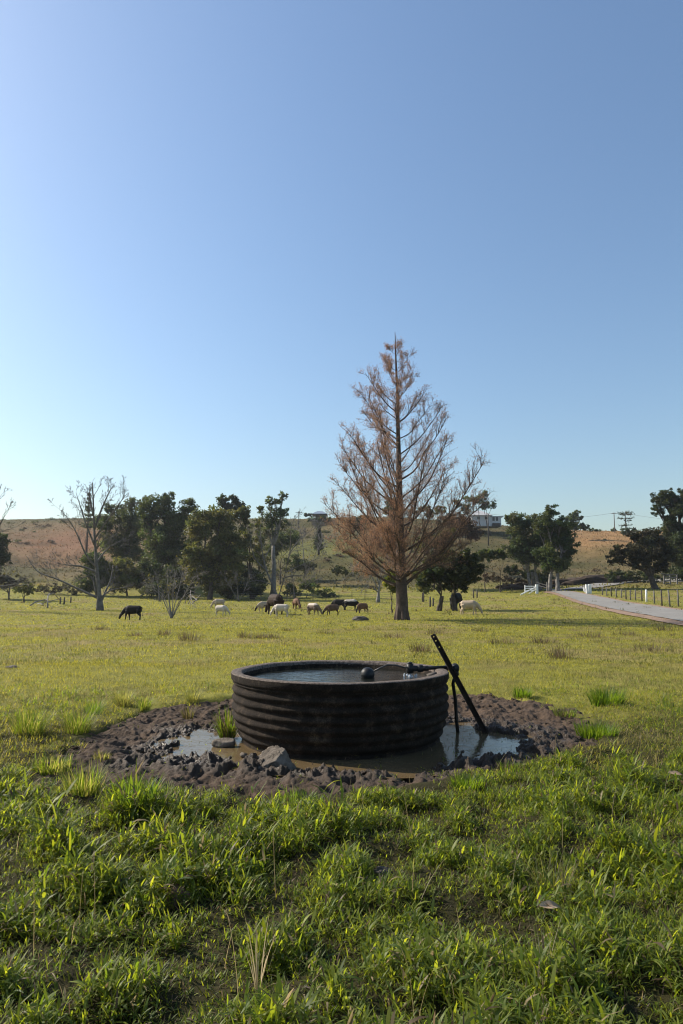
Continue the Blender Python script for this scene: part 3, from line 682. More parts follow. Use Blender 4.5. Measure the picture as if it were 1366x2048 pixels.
M_dirt = pmat('crumbly_dirt', (.13,.075,.055), (.26,.165,.13), 30, .95, 1.0, 70, .1)
def mound(px, py, rx, h, seed, label, cat='dirt mound', name='dirt_mound', mat=None, at=None):
    c = G(px, py); c[2] = float(gz0(c[0], c[1]))
    def f(V): return V*(1 + .28*fbm(V[:,0]*2.5+seed, V[:,1]*2.5+V[:,2]*2, seed, 5)[:, None] + .10*fbm(V[:,0]*9, V[:,1]*9+V[:,2]*8, seed+3, 3)[:, None])
    b = MB(); b.sphere((0,0,0), 1, 40, (rx, rx*.8, h), f); o = b.build(name, mat or M_dirt); o.location = tuple(c)
    return tag(o, label, cat)
mound(352, 1808, .085, .075, 3, 'crumbly pinkish brown dirt mound in a hollow of the left foreground grass')
mound(205, 1832, .055, .03, 5, 'low dark dirt mound in the grass further left in the foreground', mat=M_postdark)
mound(765, 1740, .06, .04, 6, 'dark clod of earth showing in the grass below the trough', mat=M_postdark)
mound(720, 1241, .55, .28, 8, 'dark lump of dung lying in the short grass left of the big tree', 'dung', 'dung_heap', M_postdark)
mound(24, 1336, .14, .05, 9, 'small grey dung pat at the far left of the paddock', 'dung', 'dung_pat', M_stone)

# ------------------------------------------------------------ trees
def GY(px, Y):
    r = ray(px, 1195); X = r[0]*Y/r[1]; return np.array([X, Y, float(gz0(X, Y))])
def PX(px, py, Y): return P(px, py, Y)
def curve(p, q, sag=0., n=5, wob=.05):
    t = np.linspace(0, 1, n)[:, None]; p = np.asarray(p, float); q = np.asarray(q, float); L = np.linalg.norm(q-p)
    c = p + (q-p)*t; c[:, 2] += sag*L*np.sin(t[:, 0]*math.pi); w = R.normal(0, wob*L, (n, 3)); w[0] = w[-1] = 0
    return c + w*np.sin(t*math.pi)
def leafy(name, label, base, lobes, col, Y=None, leaf=.2, dens=1.0, tr=.3, bark=None, group=None, trunks=None, open_=.0, flat=.75, lo=1.0, mat=None, cat='tree', fork=.35):
    b0 = G(*base) if Y is None else GY(base[0], Y); Y = b0[1]
    if Y > 100: b0[2] = float(gz0(b0[0], b0[1]))
    k = Y/F; root = empty(name, b0, label, cat, group); root_w = b0
    tm = MB(); parts = []
    tb = [b0] if trunks is None else [GY(p, Y + R.uniform(-.6, .6)) for p in trunks]
    cs = []
    for (px, py, rx, ry) in lobes:
        c = P(px, py, Y + R.uniform(-.5, .5)*rx*k*1.2); cs.append((c, np.array([rx*k*1.1, rx*k, ry*k*1.1])))
    mid = np.mean([c for c, _ in cs], axis=0)
    forks = []
    for t in tb:
        top = t + (mid-t)*fork; top[0] = t[0] + (mid[0]-t[0])*.35
        pts = curve(t - (0,0,.3), top, 0, 6, .02); tm.tube(pts, np.linspace(tr*1.15, tr*.72, 6)*np.array([1.25,1,1,1,1,1]), 9); forks.append(top)
    for i, (c, r) in enumerate(cs):
        f = forks[int(np.argmin([abs(g[0]-c[0]) for g in forks]))]
        pts = curve(f, c - (0, 0, r[2]*.2), .05, 6, .04); rr = tr*.5*(.6 + .4*min(1, r[0]/2)); tm.tube(pts, np.linspace(rr, rr*.35, 6), 6)
        vol = r[0]*r[2]
        nc = max(10, int(16 + vol*3.6*lo))
        d = R.normal(size=(nc, 3)); d /= np.linalg.norm(d, axis=1)[:, None]; rad_ = R.random(nc)**.5
        cc = c + d*r*(rad_*.95)[:, None]
        for j in range(min(nc, 9)):
            tm.tube(curve(pts[3 + j % 3], cc[j], .03, 4, .06), np.linspace(rr*.35, .02, 4), 4, False)
        cr = np.clip(.36*min(r[0], r[2]*1.3), .35, 1.6)*R.uniform(.6, 1.25, nc)
        nl = np.maximum(8, (30*dens*(cr/leaf)**1.45*.45)).astype(int)
        idx = np.repeat(np.arange(nc), nl); n = len(idx)
        off = R.normal(size=(n, 3)); off /= np.linalg.norm(off, axis=1)[:, None]; off *= (R.random(n)**.5)[:, None]
        P_ = cc[idx] + off*(cr[idx])[:, None]*np.array([1, 1, flat])
        tone = R.uniform(.65, 1.45, nc); hue = R.uniform(-.12, .12, nc)
        cl = np.array(col)[None, :]*tone[idx][:, None]*R.uniform(.75, 1.25, n)[:, None]; cl[:, 0] *= 1+hue[idx]*1.5
        parts.append(leafquads(P_, leaf*R.uniform(.6, 1.3, n), cl))
    V, Q, C = stack(parts)
    o = tm.build('trunk', bark or M_bark, None); o.parent = root; o.matrix_parent_inverse = root.matrix_world.inverted()
    o = link('crown', make_mesh('crown', V, Q, None, C), mat or M_leaf); o.parent = root; o.matrix_parent_inverse = root.matrix_world.inverted()
    return root

def twigs(tm, pts, r0, depth, lmul, spread, n, tips, droop=0., minr=.01):
    pts = np.asarray(pts); seg = np.diff(pts, axis=0); L = np.linalg.norm(seg, axis=1).sum()
    for i in range(n):
        t = R.uniform(.25, 1.0); f = t*(len(pts)-1); a = min(int(f), len(pts)-2); p = pts[a] + (pts[a+1]-pts[a])*(f-a)
        d = pts[a+1]-pts[a]; d /= np.linalg.norm(d)+1e-9
        s = R.normal(size=3); s -= s.dot(d)*d; s /= np.linalg.norm(s)
        e = d*R.uniform(.5, 1.1) + s*spread*R.uniform(.6, 1.2); e[2] += R.uniform(.0, .45) - droop; e /= np.linalg.norm(e)
        l = L*lmul*R.uniform(.6, 1.15)*(1.15-.5*t); q = p + e*l
        c = curve(p, q, R.uniform(-.03, .08), 4, .05); rr = max(minr, r0*(1-.6*t)*.5)
        tm.tube(c, np.linspace(rr, max(minr*.7, rr*.35), 4), 4 if depth < 2 else 5, False)
        if depth > 0: twigs(tm, c, rr, depth-1, lmul, spread, max(3, int(n*.75)), tips, droop, minr)
        else: tips.append(c[-1])
def bare(name, label, base, paths, r, bark, Y=None, n=6, depth=2, lmul=.5, spread=.8, leafcol=None, nleaf=0, leaf=.1, group=None, minr=.012, cat='tree', droop=0., mat=None):
    b0 = G(*base) if Y is None else GY(base[0], Y); Y = b0[1]; root = empty(name, b0, label, cat, group)
    tm = MB(); bm_ = MB(); tips = []
    for i, path in enumerate(paths):
        dy = 0 if i == 0 else R.uniform(-1, 1); Lp = len(path); W = []
        for j, (px, py) in enumerate(path):
            yy = Y + dy*(j/(max(Lp-1, 1)))*abs(path[-1][1]-path[0][1])*Y/F*.7
            W.append(P(px, py, yy))
        W = np.array(W)
        if i == 0: W[0][2] = b0[2]-.2
        if cat == 'shrub': W[0] = b0 - np.array([0, 0, .1])
        t = np.linspace(0, 1, Lp); tt = np.linspace(0, 1, Lp*3); W2 = np.stack([np.interp(tt, t, W[:, k]) for k in range(3)], 1)
        kk = np.array([.25, .5, .25])
        for _ in range(2): W2[1:-1] = np.stack([np.convolve(W2[:, k], kk, 'same') for k in range(3)], 1)[1:-1]
        r0 = r if i == 0 else r*.42*(R.uniform(.75, 1.1)); rr = np.linspace(r0, r0*.16, len(W2))
        if i == 0: rr[:2] *= 1.25; rr[3:] *= .8
        (tm if i == 0 and cat == 'tree' else bm_).tube(W2, rr, 9 if i == 0 else 6)
        twigs(bm_, W2[len(W2)//4:] if i == 0 else W2, r0*.45, depth, lmul*(.55 if i == 0 else .75), spread, n + (3 if i == 0 else 0), tips, droop, minr)
    if cat == 'tree': o = tm.build('trunk', bark, None); o.parent = root; o.matrix_parent_inverse = root.matrix_world.inverted()
    o = bm_.build('branches', bark, None); o.parent = root; o.matrix_parent_inverse = root.matrix_world.inverted()
    if nleaf and tips:
        tips = np.array(tips); pk = tips[R.integers(0, len(tips), nleaf)] + R.normal(0, leaf*1.2, (nleaf, 3))
        v, q, c = leafquads(pk, leaf*R.uniform(.5, 1.2, nleaf), np.array(leafcol)*R.uniform(.6, 1.3, nleaf)[:, None])
        o = link('leaves', make_mesh('leaves', v, q, None, c), mat or M_leaf); o.parent = root; o.matrix_parent_inverse = root.matrix_world.inverted()
    return root

# the big deciduous conifer
def big_tree():
    b0 = G(805, 1240); Y = b0[1]; k = Y/F
    root = empty('conifer_tree', b0, 'tall bare conifer with upswept limbs and rusty leaf wisps standing alone in the paddock', 'tree')
    line = [(805,1246),(804,1232),(804,1200),(802,1150),(801,1100),(800,1050),(799,1000),(798,950),(797,900),(796,850),(795,800),(793,750),(791,700),(790,664)]
    rad_px = [15,13,11.6,10.5,9,7.9,6.9,5.8,4.8,3.9,3.0,2.2,1.4,.5]
    W = np.array([P(x, y, Y) for x, y in line]); W[0][2] = b0[2]-.25
    tm = MB(); tm.tube(W, np.array(rad_px)*k, 14)
    for i in range(7):                            # fluted buttress roots
        a = i/7*6.28+.3; d = np.array([math.cos(a), math.sin(a), 0])
        tm.tube([W[1]+d*.24+(0,0,1.1), W[1]+d*.34+(0,0,.3), W[1]+d*.42+(0,0,-.1), W[0]+d*.52], [.08,.13,.13,.1], 6)
    zs = W[:, 2]
    def at(z): return np.array([np.interp(z, zs, W[:, j]) for j in range(3)])
    envL = [(670,2),(690,10),(712,34),(730,62),(770,80),(800,80),(830,72),(850,118),(880,135),(910,128),(950,140),(990,162),(1040,165),(1090,160),(1130,130),(1165,85)]
    envR = [(670,2),(690,9),(712,27),(730,36),(770,45),(790,82),(830,95),(860,112),(890,135),(930,178),(970,192),(1010,190),(1050,165),(1090,155),(1130,128),(1165,85)]
    eL = np.array(envL); eR = np.array(envR)
    lm = MB(); twm = MB(); lv = []
    rows = np.concatenate([np.linspace(690, 1060, 70), np.linspace(1066, 1140, 9)])
    for i, row in enumerate(rows):
        az = i*2.399963 + R.uniform(-.4, .4); cx = math.cos(az)
        rl = np.interp(row, eL[:, 0], eL[:, 1]); rr_ = np.interp(row, eR[:, 0], eR[:, 1]); rm = (rl+rr_)/2
        ex = rl if cx < 0 else rr_
        wx = abs(cx); rho = (ex*wx + rm*(1-wx))*k*R.uniform(.80, 1.03)
        tipz = zfrom(row, Y); rho0 = rho
        rise = rho*R.uniform(.85, 1.2)*(.55 + .55*min(1, (1150-row)/250))
        z0 = max(b0[2]+1.8+R.uniform(0, 2.4), tipz - rise)
        p = at(z0); tip = np.array([p[0] + rho*cx, p[1] + rho*math.sin(az), tipz])
        d = tip-p
        c = [p, p + d*np.array([.30,.30,.17]), p + d*np.array([.56,.56,.42]), p + d*np.array([.80,.80,.72]), tip]
        c = np.array(c); c[1:4] += R.normal(0, .03*rho, (3, 3))
        tt = np.linspace(0, 1, 11); c = np.stack([np.interp(tt, np.linspace(0, 1, 5), c[:, j]) for j in range(3)], 1)
        c[1:-1] = (c[:-2]+2*c[1:-1]+c[2:])/4
        r0 = np.clip(.0135*rho + .012, .014, .08); lm.tube(c, np.linspace(r0, r0*.18, 11), 6)
        nb = int(7 + rho*3.6)
        dens = .45 if cx > .1 and row > 1000 else 1.0
        for j in range(nb):
            t = R.uniform(.28, 1); f = t*10; a = min(int(f), 9); q = c[a] + (c[a+1]-c[a])*(f-a)
            dd = c[a+1]-c[a]; dd /= np.linalg.norm(dd); s = R.normal(size=3); s -= s.dot(dd)*dd; s /= np.linalg.norm(s)
            e = dd*R.uniform(.4, 1) + s*R.uniform(.4, .9); e[2] += R.uniform(.1, .75); e /= np.linalg.norm(e)
            l = (.5 + .26*rho)*R.uniform(.5, 1.15)*(1.2-.6*t); b2 = curve(q, q+e*l, .06, 5, .05); twm.tube(b2, np.linspace(max(.009, r0*.26), .005, 5), 4, False)
            for m_ in range(int(5 + l*4)):
                t2 = R.uniform(.2, 1); f2 = t2*4; a2 = min(int(f2), 3); q2 = b2[a2] + (b2[a2+1]-b2[a2])*(f2-a2)
                e2 = e*R.uniform(.3, 1) + R.normal(0, .55, 3); e2[2] += .25; e2 /= np.linalg.norm(e2); l2 = R.uniform(.2, .6)*min(1, .5+l*.4)
                b3 = curve(q2, q2+e2*l2, -.04, 3, .06); twm.tube(b3, [.0058, .005, .0035], 3, False)
                nl = R.poisson(11*dens*(1.25 if cx < 0 else .8)*(1.3 if row > 980 and cx < 0 else 1))
                if nl: lv.append(b3[-1] + (b3[0]-b3[-1])*R.uniform(-.1, .9, (nl, 1)) + R.normal(0, .055, (nl, 3)))
    # short leafy shoots on the trunk
    for i in range(60):
        z = R.uniform(b0[2]+2, b0[2]+17); p = at(z); e = R.normal(size=3); e[2] = abs(e[2]); e /= np.linalg.norm(e); l = R.uniform(.4, 1.3)
        twm.tube(curve(p, p+e*l, .05, 4, .05), np.linspace(.014, .005, 4), 4, False)
    LV = np.vstack(lv); n = len(LV)
    base = np.array([[.46,.24,.14],[.36,.22,.155],[.28,.205,.175],[.47,.28,.15]])[R.integers(0, 4, n)]
    v, q, c = leafquads(LV, R.uniform(.018, .042, n), base*R.uniform(.6, 1.3, n)[:, None])
    for nm_, me, mt in [('trunk', tm, M_bark_red), ('limbs', lm, M_bark_red), ('twigs', twm, M_bark_red)]:
        o = me.build(nm_, mt); o.parent = root; o.matrix_parent_inverse = root.matrix_world.inverted()
    o = link('foliage', make_mesh('foliage', v, q, None, c), M_rust); o.parent = root; o.matrix_parent_inverse = root.matrix_world.inverted()
big_tree()

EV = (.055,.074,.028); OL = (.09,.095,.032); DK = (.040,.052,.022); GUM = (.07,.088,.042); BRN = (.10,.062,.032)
# left group
bare('bare_tree', 'large leafless grey tree with a long low limb reaching left over the paddock', (200,1221), [
  [(200,1222),(199,1190),(194,1150),(192,1110),(188,1060),(187,1010),(185,965)],
  [(196,1196),(170,1184),(140,1170),(110,1156),(78,1147),(62,1128),(54,1112)],
  [(193,1135),(172,1112),(160,1082),(146,1050),(122,1020)], [(192,1128),(212,1098),(240,1082),(262,1072)],
  [(189,1090),(172,1050),(160,1010),(152,985)], [(188,1060),(204,1015),(218,985),(228,968)], [(189,1078),(215,1040),(240,1005),(256,985)],
  [(199,1200),(215,1182),(240,1176),(268,1170)], [(194,1145),(165,1132),(135,1130),(112,1126)], [(200,1208),(210,1185),(222,1160),(226,1130)],
  [(193,1190),(185,1150),(165,1155),(150,1165)], [(187,1030),(180,1000),(178,975)]], .31, M_bark_mid, n=10, depth=3, lmul=.5, minr=.009)
bare('bare_tree', 'leafless tree at the far left whose twigs just enter the photo', (-62,1222), [
  [(-62,1223),(-60,1150),(-62,1080),(-58,1010),(-55,960)], [(-61,1120),(-35,1060),(-10,1010),(3,968)], [(-60,1150),(-30,1100),(-5,1060),(10,1030)], [(-60,1080),(-80,1030),(-90,980)], [(-62,1170),(-30,1160),(0,1150),(30,1158)], [(-60,1185),(-25,1175),(10,1172),(40,1166)]], .4, M_bark_mid, n=7, depth=2, minr=.016)
bare('shrub', 'small many stemmed bare shrub with a few yellow leaves right of the black cow', (343,1236), [
  [(343,1237),(340,1215),(337,1190),(335,1160),(334,1135)], [(344,1236),(349,1210),(356,1185),(362,1162),(366,1140)], [(342,1236),(334,1205),(322,1185),(305,1172)],
  [(345,1236),(356,1205),(372,1188),(392,1180)], [(343,1236),(346,1205),(346,1175),(350,1150)], [(341,1225),(325,1195),(312,1180),(290,1178)], [(347,1220),(365,1195),(385,1165),(395,1150)]],
  .085, M_bark_grey, n=6, depth=2, lmul=.55, leafcol=(.28,.24,.035), nleaf=120, leaf=.07, minr=.008, cat='shrub')
leafy('broadleaf_tree', 'tallest dark evergreen tree in the cluster left of the cattle', (330,1195), [(310,1018,34,28),(337,1000,15,14),(351,1053,34,30),(378,1021,20,20),(307,1071,26,26),(331,1094,36,32),(290,1035,16,16),(322,1125,34,26)], EV, Y=118, tr=.38, dens=.8, leaf=.24)
leafy('broadleaf_tree', 'loose crowned evergreen on the skyline behind the large bare tree', (250,1185), [(263,1009,17,14),(252,1041,30,22),(214,1015,14,10),(235,1022,20,11),(211,1047,24,20),(269,1065,24,26),(255,1100,34,28),(225,1085,28,24)], GUM, Y=128, tr=.3, dens=.8)
leafy('shrub', 'dark bushy shrub growing behind the trunk of the large bare tree', (195,1195), [(186,1132,24,26),(205,1150,26,24),(180,1165,24,18)], EV, Y=112, tr=.15, cat='shrub', lo=1.3)
leafy('shrub', 'dull brown green shrub between the large bare tree and the dark evergreens', (255,1195), [(245,1140,28,24),(268,1155,30,24),(232,1165,22,18)], OL, Y=112, tr=.15, cat='shrub')
leafy('broadleaf_tree', 'broad rounded sunlit evergreen in front of the dark cluster', (420,1200), [(438,1036,36,22),(409,1056,34,34),(462,1077,32,36),(415,1112,40,40),(468,1124,30,34),(395,1141,32,32),(438,1160,44,30),(388,1095,20,26)], OL, Y=104, tr=.4, dens=.8, leaf=.24)
leafy('bunya_pine', 'dark dome topped pine peeping over the rounded evergreen', (455,1180), [(448,1000,15,9),(468,997,8,8),(455,1012,16,10),(476,1014,14,14)], DK, Y=150, tr=.3, leaf=.35, flat=1)
leafy('vine_covered_tree', 'leaning tree trunk wrapped in vines beside the rounded evergreen', (505,1195), [(488,1022,14,11),(492,1045,9,16),(497,1075,9,20),(506,1110,12,22),(478,1032,12,9)], OL, Y=108, tr=.35)
leafy('gum_tree', 'gnarled tall gum with sparse leaf sprays on crooked limbs left of the open slope', (545,1195), [(538,1002,7,11),(567,992,10,9),(552,1004,12,7),(544,1030,24,16),(567,1024,16,10),(521,1018,6,10),(560,1048,22,14),(534,1062,18,16)], GUM, Y=112, tr=.4, bark=M_bark_grey, dens=.55, fork=.6)
bare('bare_tree', 'pale grey leafless tree with wide forked limbs behind the dark bull', (556,1197), [
  [(556,1199),(548,1175),(536,1150),(528,1125),(522,1090),(520,1050)], [(557,1194),(566,1165),(572,1140),(577,1110),(592,1095),(624,1090)], [(574,1130),(582,1095),(580,1060),(590,1030)],
  [(532,1140),(510,1120),(500,1090),(505,1060)], [(572,1145),(600,1130),(630,1120),(645,1112)], [(545,1170),(520,1160),(500,1162),(488,1170)], [(528,1120),(545,1085),(552,1055)], [(570,1155),(590,1150),(612,1152)], [(577,1110),(600,1075),(625,1060),(640,1050)]],
  .26, M_bark_mid, Y=103, n=7, depth=3, lmul=.5, minr=.014)
bare('bare_shrub', 'grey leafless thicket on the slope below the small skyline house', (610,1110), [[(610,1112),(605,1080),(600,1055)],[(610,1110),(625,1080),(632,1060)],[(608,1108),(590,1085),(578,1070)],[(611,1108),(640,1090),(650,1078)]], .14, M_bark_grey, Y=150, n=8, depth=2, lmul=.6, minr=.03, cat='shrub')
bare('bare_tree', 'pale weeping leafless tree behind the cattle left of the big trunk', (756,1204), [
  [(756,1205),(757,1180),(762,1150),(768,1125)], [(757,1180),(742,1150),(730,1130),(718,1140),(708,1165)], [(758,1170),(750,1140),(738,1145),(728,1180)], [(760,1160),(745,1130),(722,1120),(704,1140),(695,1165)], [(762,1150),(778,1130),(785,1120)], [(757,1185),(740,1170),(725,1180)]],
  .26, M_bark_grey, Y=92, n=7, depth=2, lmul=.5, minr=.016, droop=.35)
leafy('shrub', 'low dark thicket at the foot of the cluster left of the white calf', (330,1196), [(300,1180,30,13),(335,1176,32,16),(365,1182,26,13)], DK, Y=106, tr=.12, cat='shrub', lo=1.4)
leafy('shrub', 'dark green shrub behind the two white calves', (470,1197), [(455,1180,24,16),(485,1175,26,20),(512,1180,20,15)], DK, Y=108, tr=.12, cat='shrub', lo=1.4)
leafy('shrub', 'small twiggy round tree at the far left of the paddock', (48,1201), [(48,1174,20,11),(38,1180,12,8),(60,1180,12,8)], OL, Y=88, tr=.12, dens=.4, cat='tree')
leafy('broadleaf_tree', 'dark tree cut off by the left edge of the photo', (-25,1200), [(-8,1100,28,30),(2,1082,16,16),(8,1118,16,14),(-25,1125,30,26)], DK, Y=96, tr=.3)
leafy('shrub', 'grey brown brush heap at the far left below the dark tree', (20,1200), [(5,1155,30,9),(38,1160,26,8),(-20,1160,26,12),(15,1168,24,8)], (.06,.055,.04), Y=98, tr=.1, cat='shrub', dens=.8)
leafy('shrub', 'dull low scrub at the hill foot right of the small twiggy tree', (105,1196), [(90,1180,24,9),(120,1176,26,10),(150,1182,18,8)], (.06,.058,.03), Y=112, tr=.1, cat='shrub', dens=.7)
leafy('broadleaf_tree', 'mid green tree filling the gap between the tallest evergreen and the rounded one', (385,1194), [(384,1048,18,16),(388,1078,22,22),(376,1108,22,22),(392,1130,20,18)], GUM, Y=122, tr=.25, dens=.75, leaf=.24)
leafy('broadleaf_tree', 'thin crowned tree between the vine covered trunk and the gnarled gum', (518,1192), [(514,1050,13,14),(520,1080,16,18),(512,1110,18,20),(526,1125,16,18)], OL, Y=120, tr=.2, dens=.55, leaf=.24)
bare('bare_shrub', 'pale leafless thicket before the foot of the tallest evergreen', (320,1200), [[(320,1202),(316,1170),(312,1145)],[(322,1200),(335,1165),(345,1140)],[(318,1200),(300,1170),(288,1150)],[(324,1200),(352,1172),(372,1155)]], .10, M_bark_mid, Y=96, n=8, depth=2, lmul=.6, minr=.014, cat='shrub')
bare('bare_shrub', 'leafless grey thicket under the rounded evergreen near the white calves', (478,1200), [[(478,1201),(474,1170),(470,1140)],[(480,1200),(494,1168),(505,1150)],[(476,1200),(460,1172),(448,1158)]], .09, M_bark_mid, Y=98, n=8, depth=2, lmul=.6, minr=.014, cat='shrub')
leafy('shrub', 'low dark scrub added for the shade on the slope foot behind the middle of the herd', (610,1195), [(585,1180,22,12),(612,1172,26,13),(640,1184,26,9),(660,1190,18,6)], EV, Y=112, tr=.08, cat='shrub', dens=.8)  # scrub added to give the slope its dark patch of shade
leafy('shrub', 'dark green bush halfway up the slope right of the gnarled gum', (600,1140), [(590,1125,22,14),(618,1132,18,10)], DK, Y=140, tr=.08, cat='shrub', dens=.8)
leafy('shrub', 'dull green bushes on the slope left of the pale weeping tree', (690,1150), [(680,1140,20,9),(700,1146,16,8)], OL, Y=132, tr=.08, cat='shrub', dens=.7)
bare('bare_shrub', 'grey leafless brush on the slope behind the herd', (590,1190), [[(590,1192),(586,1165),(582,1140)],[(592,1190),(604,1160),(615,1135)],[(588,1190),(572,1165),(562,1150)],[(594,1188),(620,1165),(640,1150)]], .10, M_bark_mid, Y=108, n=8, depth=2, lmul=.6, minr=.016, cat='shrub')
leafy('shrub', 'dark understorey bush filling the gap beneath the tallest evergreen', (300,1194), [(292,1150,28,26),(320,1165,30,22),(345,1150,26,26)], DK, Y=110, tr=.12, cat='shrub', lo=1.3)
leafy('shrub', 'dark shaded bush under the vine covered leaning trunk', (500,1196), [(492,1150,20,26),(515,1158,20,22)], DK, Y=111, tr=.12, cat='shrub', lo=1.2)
leafy('shrub', 'grey green bush on the slope behind the gnarled gum', (560,1120), [(560,1082,22,20),(585,1075,20,16),(545,1098,18,16)], GUM, Y=135, tr=.15, cat='shrub', dens=.7)
leafy('shrub', 'dark scrub patch beneath the roadside gums', (1060,1170), [(1050,1150,26,13),(1080,1152,26,13),(1025,1140,16,10)], DK, Y=120, tr=.1, cat='shrub')
leafy('shrub', 'low brown scrub on the bank left of the white gate wing', (1000,1172), [(985,1155,26,9),(1015,1160,24,8),(1035,1163,18,7)], (.07,.052,.03), Y=116, tr=.08, cat='shrub', dens=.7)
leafy('shrub', 'dark olive bush low between the rusty conifer and the dark spreading tree', (845,1190), [(838,1150,16,18),(850,1170,18,14)], OL, Y=95, tr=.1, cat='shrub')
leafy('shrub', 'dark scrub below the spreading tree along the right bank', (1270,1168), [(1262,1152,28,11),(1300,1155,26,10),(1230,1150,20,10)], DK, Y=124, tr=.1, cat='shrub')
# norfolk pine: whorls of upturned branches
def whorl_pine(name, label, px, top, bot, Y, halfw, ev, tiers, upcurve=.3, crown=None):
    b0 = GY(px, Y); k = Y/F; root = empty(name, b0, label, 'tree'); zt = P(px, top, Y); H = zt[2]
    tm = MB(); tm.tube([b0-(0,0,.3), (b0[0], Y, (b0[2]+H)/2), (b0[0], Y, H)], [.28,.2,.05], 8); fr = MB(); zb = P(px, bot, Y)[2]; parts = []
    for i in range(tiers):
        t = (i+.3)/tiers; z = H - (H-zb)*t; L = halfw*k*(.15+.85*t if crown is None else crown(t))
        L *= R.uniform(.7, 1.1); z += R.uniform(-.3, .3)*(H-zb)/tiers
        for j in range(7):
            if R.random() < .2: continue
            a = j/7*6.283 + i*.5 + R.uniform(-.3, .3); e = np.array([math.cos(a), math.sin(a), 0]); p = np.array([b0[0], Y, z])
            c = np.array([p, p+e*L*.5+(0,0,-.05*L), p+e*L+(0,0,upcurve*L)]); fr.tube(c, [.07,.06,.04], 5)
            n = 26; tt = R.random(n)**.7; pp = p + e*(L*tt)[:, None]; pp[:, 2] += upcurve*L*tt**3 + R.normal(0, .22, n); pp[:, :2] += R.normal(0, .10, (n, 2))
            parts.append(leafquads(pp, np.full(n, .24), np.array(ev)*R.uniform(.7, 1.3, n)[:, None]))
    V, Q, C = stack(parts)
    for nm_, o in [('trunk', tm.build('trunk', M_bark)), ('branches', fr.build('branches', M_bark)), ('crown', link('crown', make_mesh('crown', V, Q, None, C), M_leaf))]:
        o.parent = root; o.matrix_parent_inverse = root.matrix_world.inverted()
whorl_pine('norfolk_pine', 'narrow tiered pine on the hill behind the large bare tree', 169, 986, 1062, 175, 15, EV, 9)
whorl_pine('bunya_pine', 'flat topped sparse pine on the right skyline beside the power pole', 1259, 1022, 1062, 235, 20, DK, 6, .05, lambda t: .75 if t < .2 else .9-.35*t)
whorl_pine('cypress_tree', 'narrow dark cypress on the middle slope left of the rusty tree', 637, 1050, 1100, 172, 13, DK, 16, .25)
# behind and right of the big tree
leafy('broadleaf_tree', 'dark spreading tree with several trunks right of the rusty conifer', (875,1222), [(932,1114,18,14),(909,1134,34,28),(944,1139,20,25),(879,1154,24,22),(919,1164,32,17),(862,1138,20,22),(850,1155,16,16),(880,1115,24,18),(895,1112,18,12)], DK, tr=.15, trunks=(874,879,908,913), leaf=.2, lo=2.2, dens=1.2)
leafy('shrub', 'yellow olive leafy bush showing behind the branches of the rusty conifer', (868,1130), [(880,1080,24,17),(850,1085,20,20),(903,1068,18,13),(866,1104,20,16)], (.085,.075,.022), Y=125, tr=.18, cat='shrub')
leafy('broadleaf_tree', 'rusty brown leafed tree below the gums on the slope', (922,1095), [(920,1037,28,15),(937,1055,22,14),(898,1043,22,14),(915,1062,24,14),(950,1070,16,12)], BRN, Y=150, tr=.22, dens=.8)
leafy('gum_tree', 'slender gums with airy crowns on the skyline beside the white house', (958,1040), [(940,998,13,8),(969,988,9,7),(958,1000,12,9),(987,1010,7,10),(916,1007,11,8),(972,1012,10,8),(930,1015,12,8)], GUM, Y=222, tr=.2, trunks=(935,955,964,985), dens=.6, leaf=.35, fork=.5)
leafy('broadleaf_tree', 'round dark tree on the skyline right behind the rusty trunk', (783,1035), [(783,1004,11,12),(776,1018,12,10),(795,1020,12,9)], EV, Y=225, tr=.2, leaf=.35)
leafy('shrub', 'row of mixed bushes on the skyline left of the gums', (868,1035), [(850,1018,14,7),(880,1020,13,7),(828,1024,12,6),(862,1028,18,7)], OL, Y=225, tr=.12, cat='shrub', leaf=.35)
leafy('shrub', 'dark bush on the upper slope behind the left limbs of the rusty conifer', (715,1060), [(705,1045,18,10),(728,1040,16,10),(715,1056,20,9)], DK, Y=205, tr=.12, cat='shrub', leaf=.35)
leafy('shrub', 'brown bush on the slope just right of the pale weeping tree', (785,1110), [(785,1095,22,12),(765,1100,16,10),(803,1085,14,12)], (.07,.055,.028), Y=150, tr=.12, cat='shrub', leaf=.3, dens=.7)
leafy('shrub', 'slim yellow green shrub hugging the trunk of the rusty conifer', (784,1205), [(784,1152,10,14),(778,1165,10,10),(786,1176,8,10)], (.13,.14,.025), Y=62, tr=.07, cat='shrub', leaf=.14, dens=.6)
leafy('shrub', 'large leaved green bush on the slope right of the dark spreading tree', (970,1125), [(969,1106,20,11),(958,1113,14,9),(985,1112,14,9)], (.06,.08,.028), Y=118, tr=.1, cat='shrub', leaf=.4)
leafy('shrub', 'small glossy bush tucked against the left side of the roadside gums', (1000,1120), [(998,1106,12,8),(1008,1112,9,7)], (.07,.09,.03), Y=118, tr=.1, cat='shrub', leaf=.35)
leafy('gum_tree', 'leafy gum forming the left half of the roadside clump', (1073,1165), [(1035,1044,22,17),(1048,1110,26,20),(1075,1085,26,24),(1026,1095,18,20),(1022,1036,13,11),(1045,1082,27,26),(1030,1066,17,19),(1063,1046,20,19),(1071,1112,22,20),(1056,1105,18,16)], GUM, Y=116, tr=.3, trunks=(1062,1073,1082), bark=M_bark_grey)
leafy('gum_tree', 'taller gum forming the right half of the roadside clump', (1106,1172), [(1104,1021,15,12),(1138,1085,18,22),(1112,1122,28,22),(1085,1055,20,20),(1130,1060,18,18),(1096,1044,24,19),(1108,1071,30,26),(1128,1100,20,20),(1096,1110,26,20),(1119,1130,16,14),(1120,1046,16,14)], EV, Y=112, tr=.35, trunks=(1098,1116), bark=M_bark_grey)
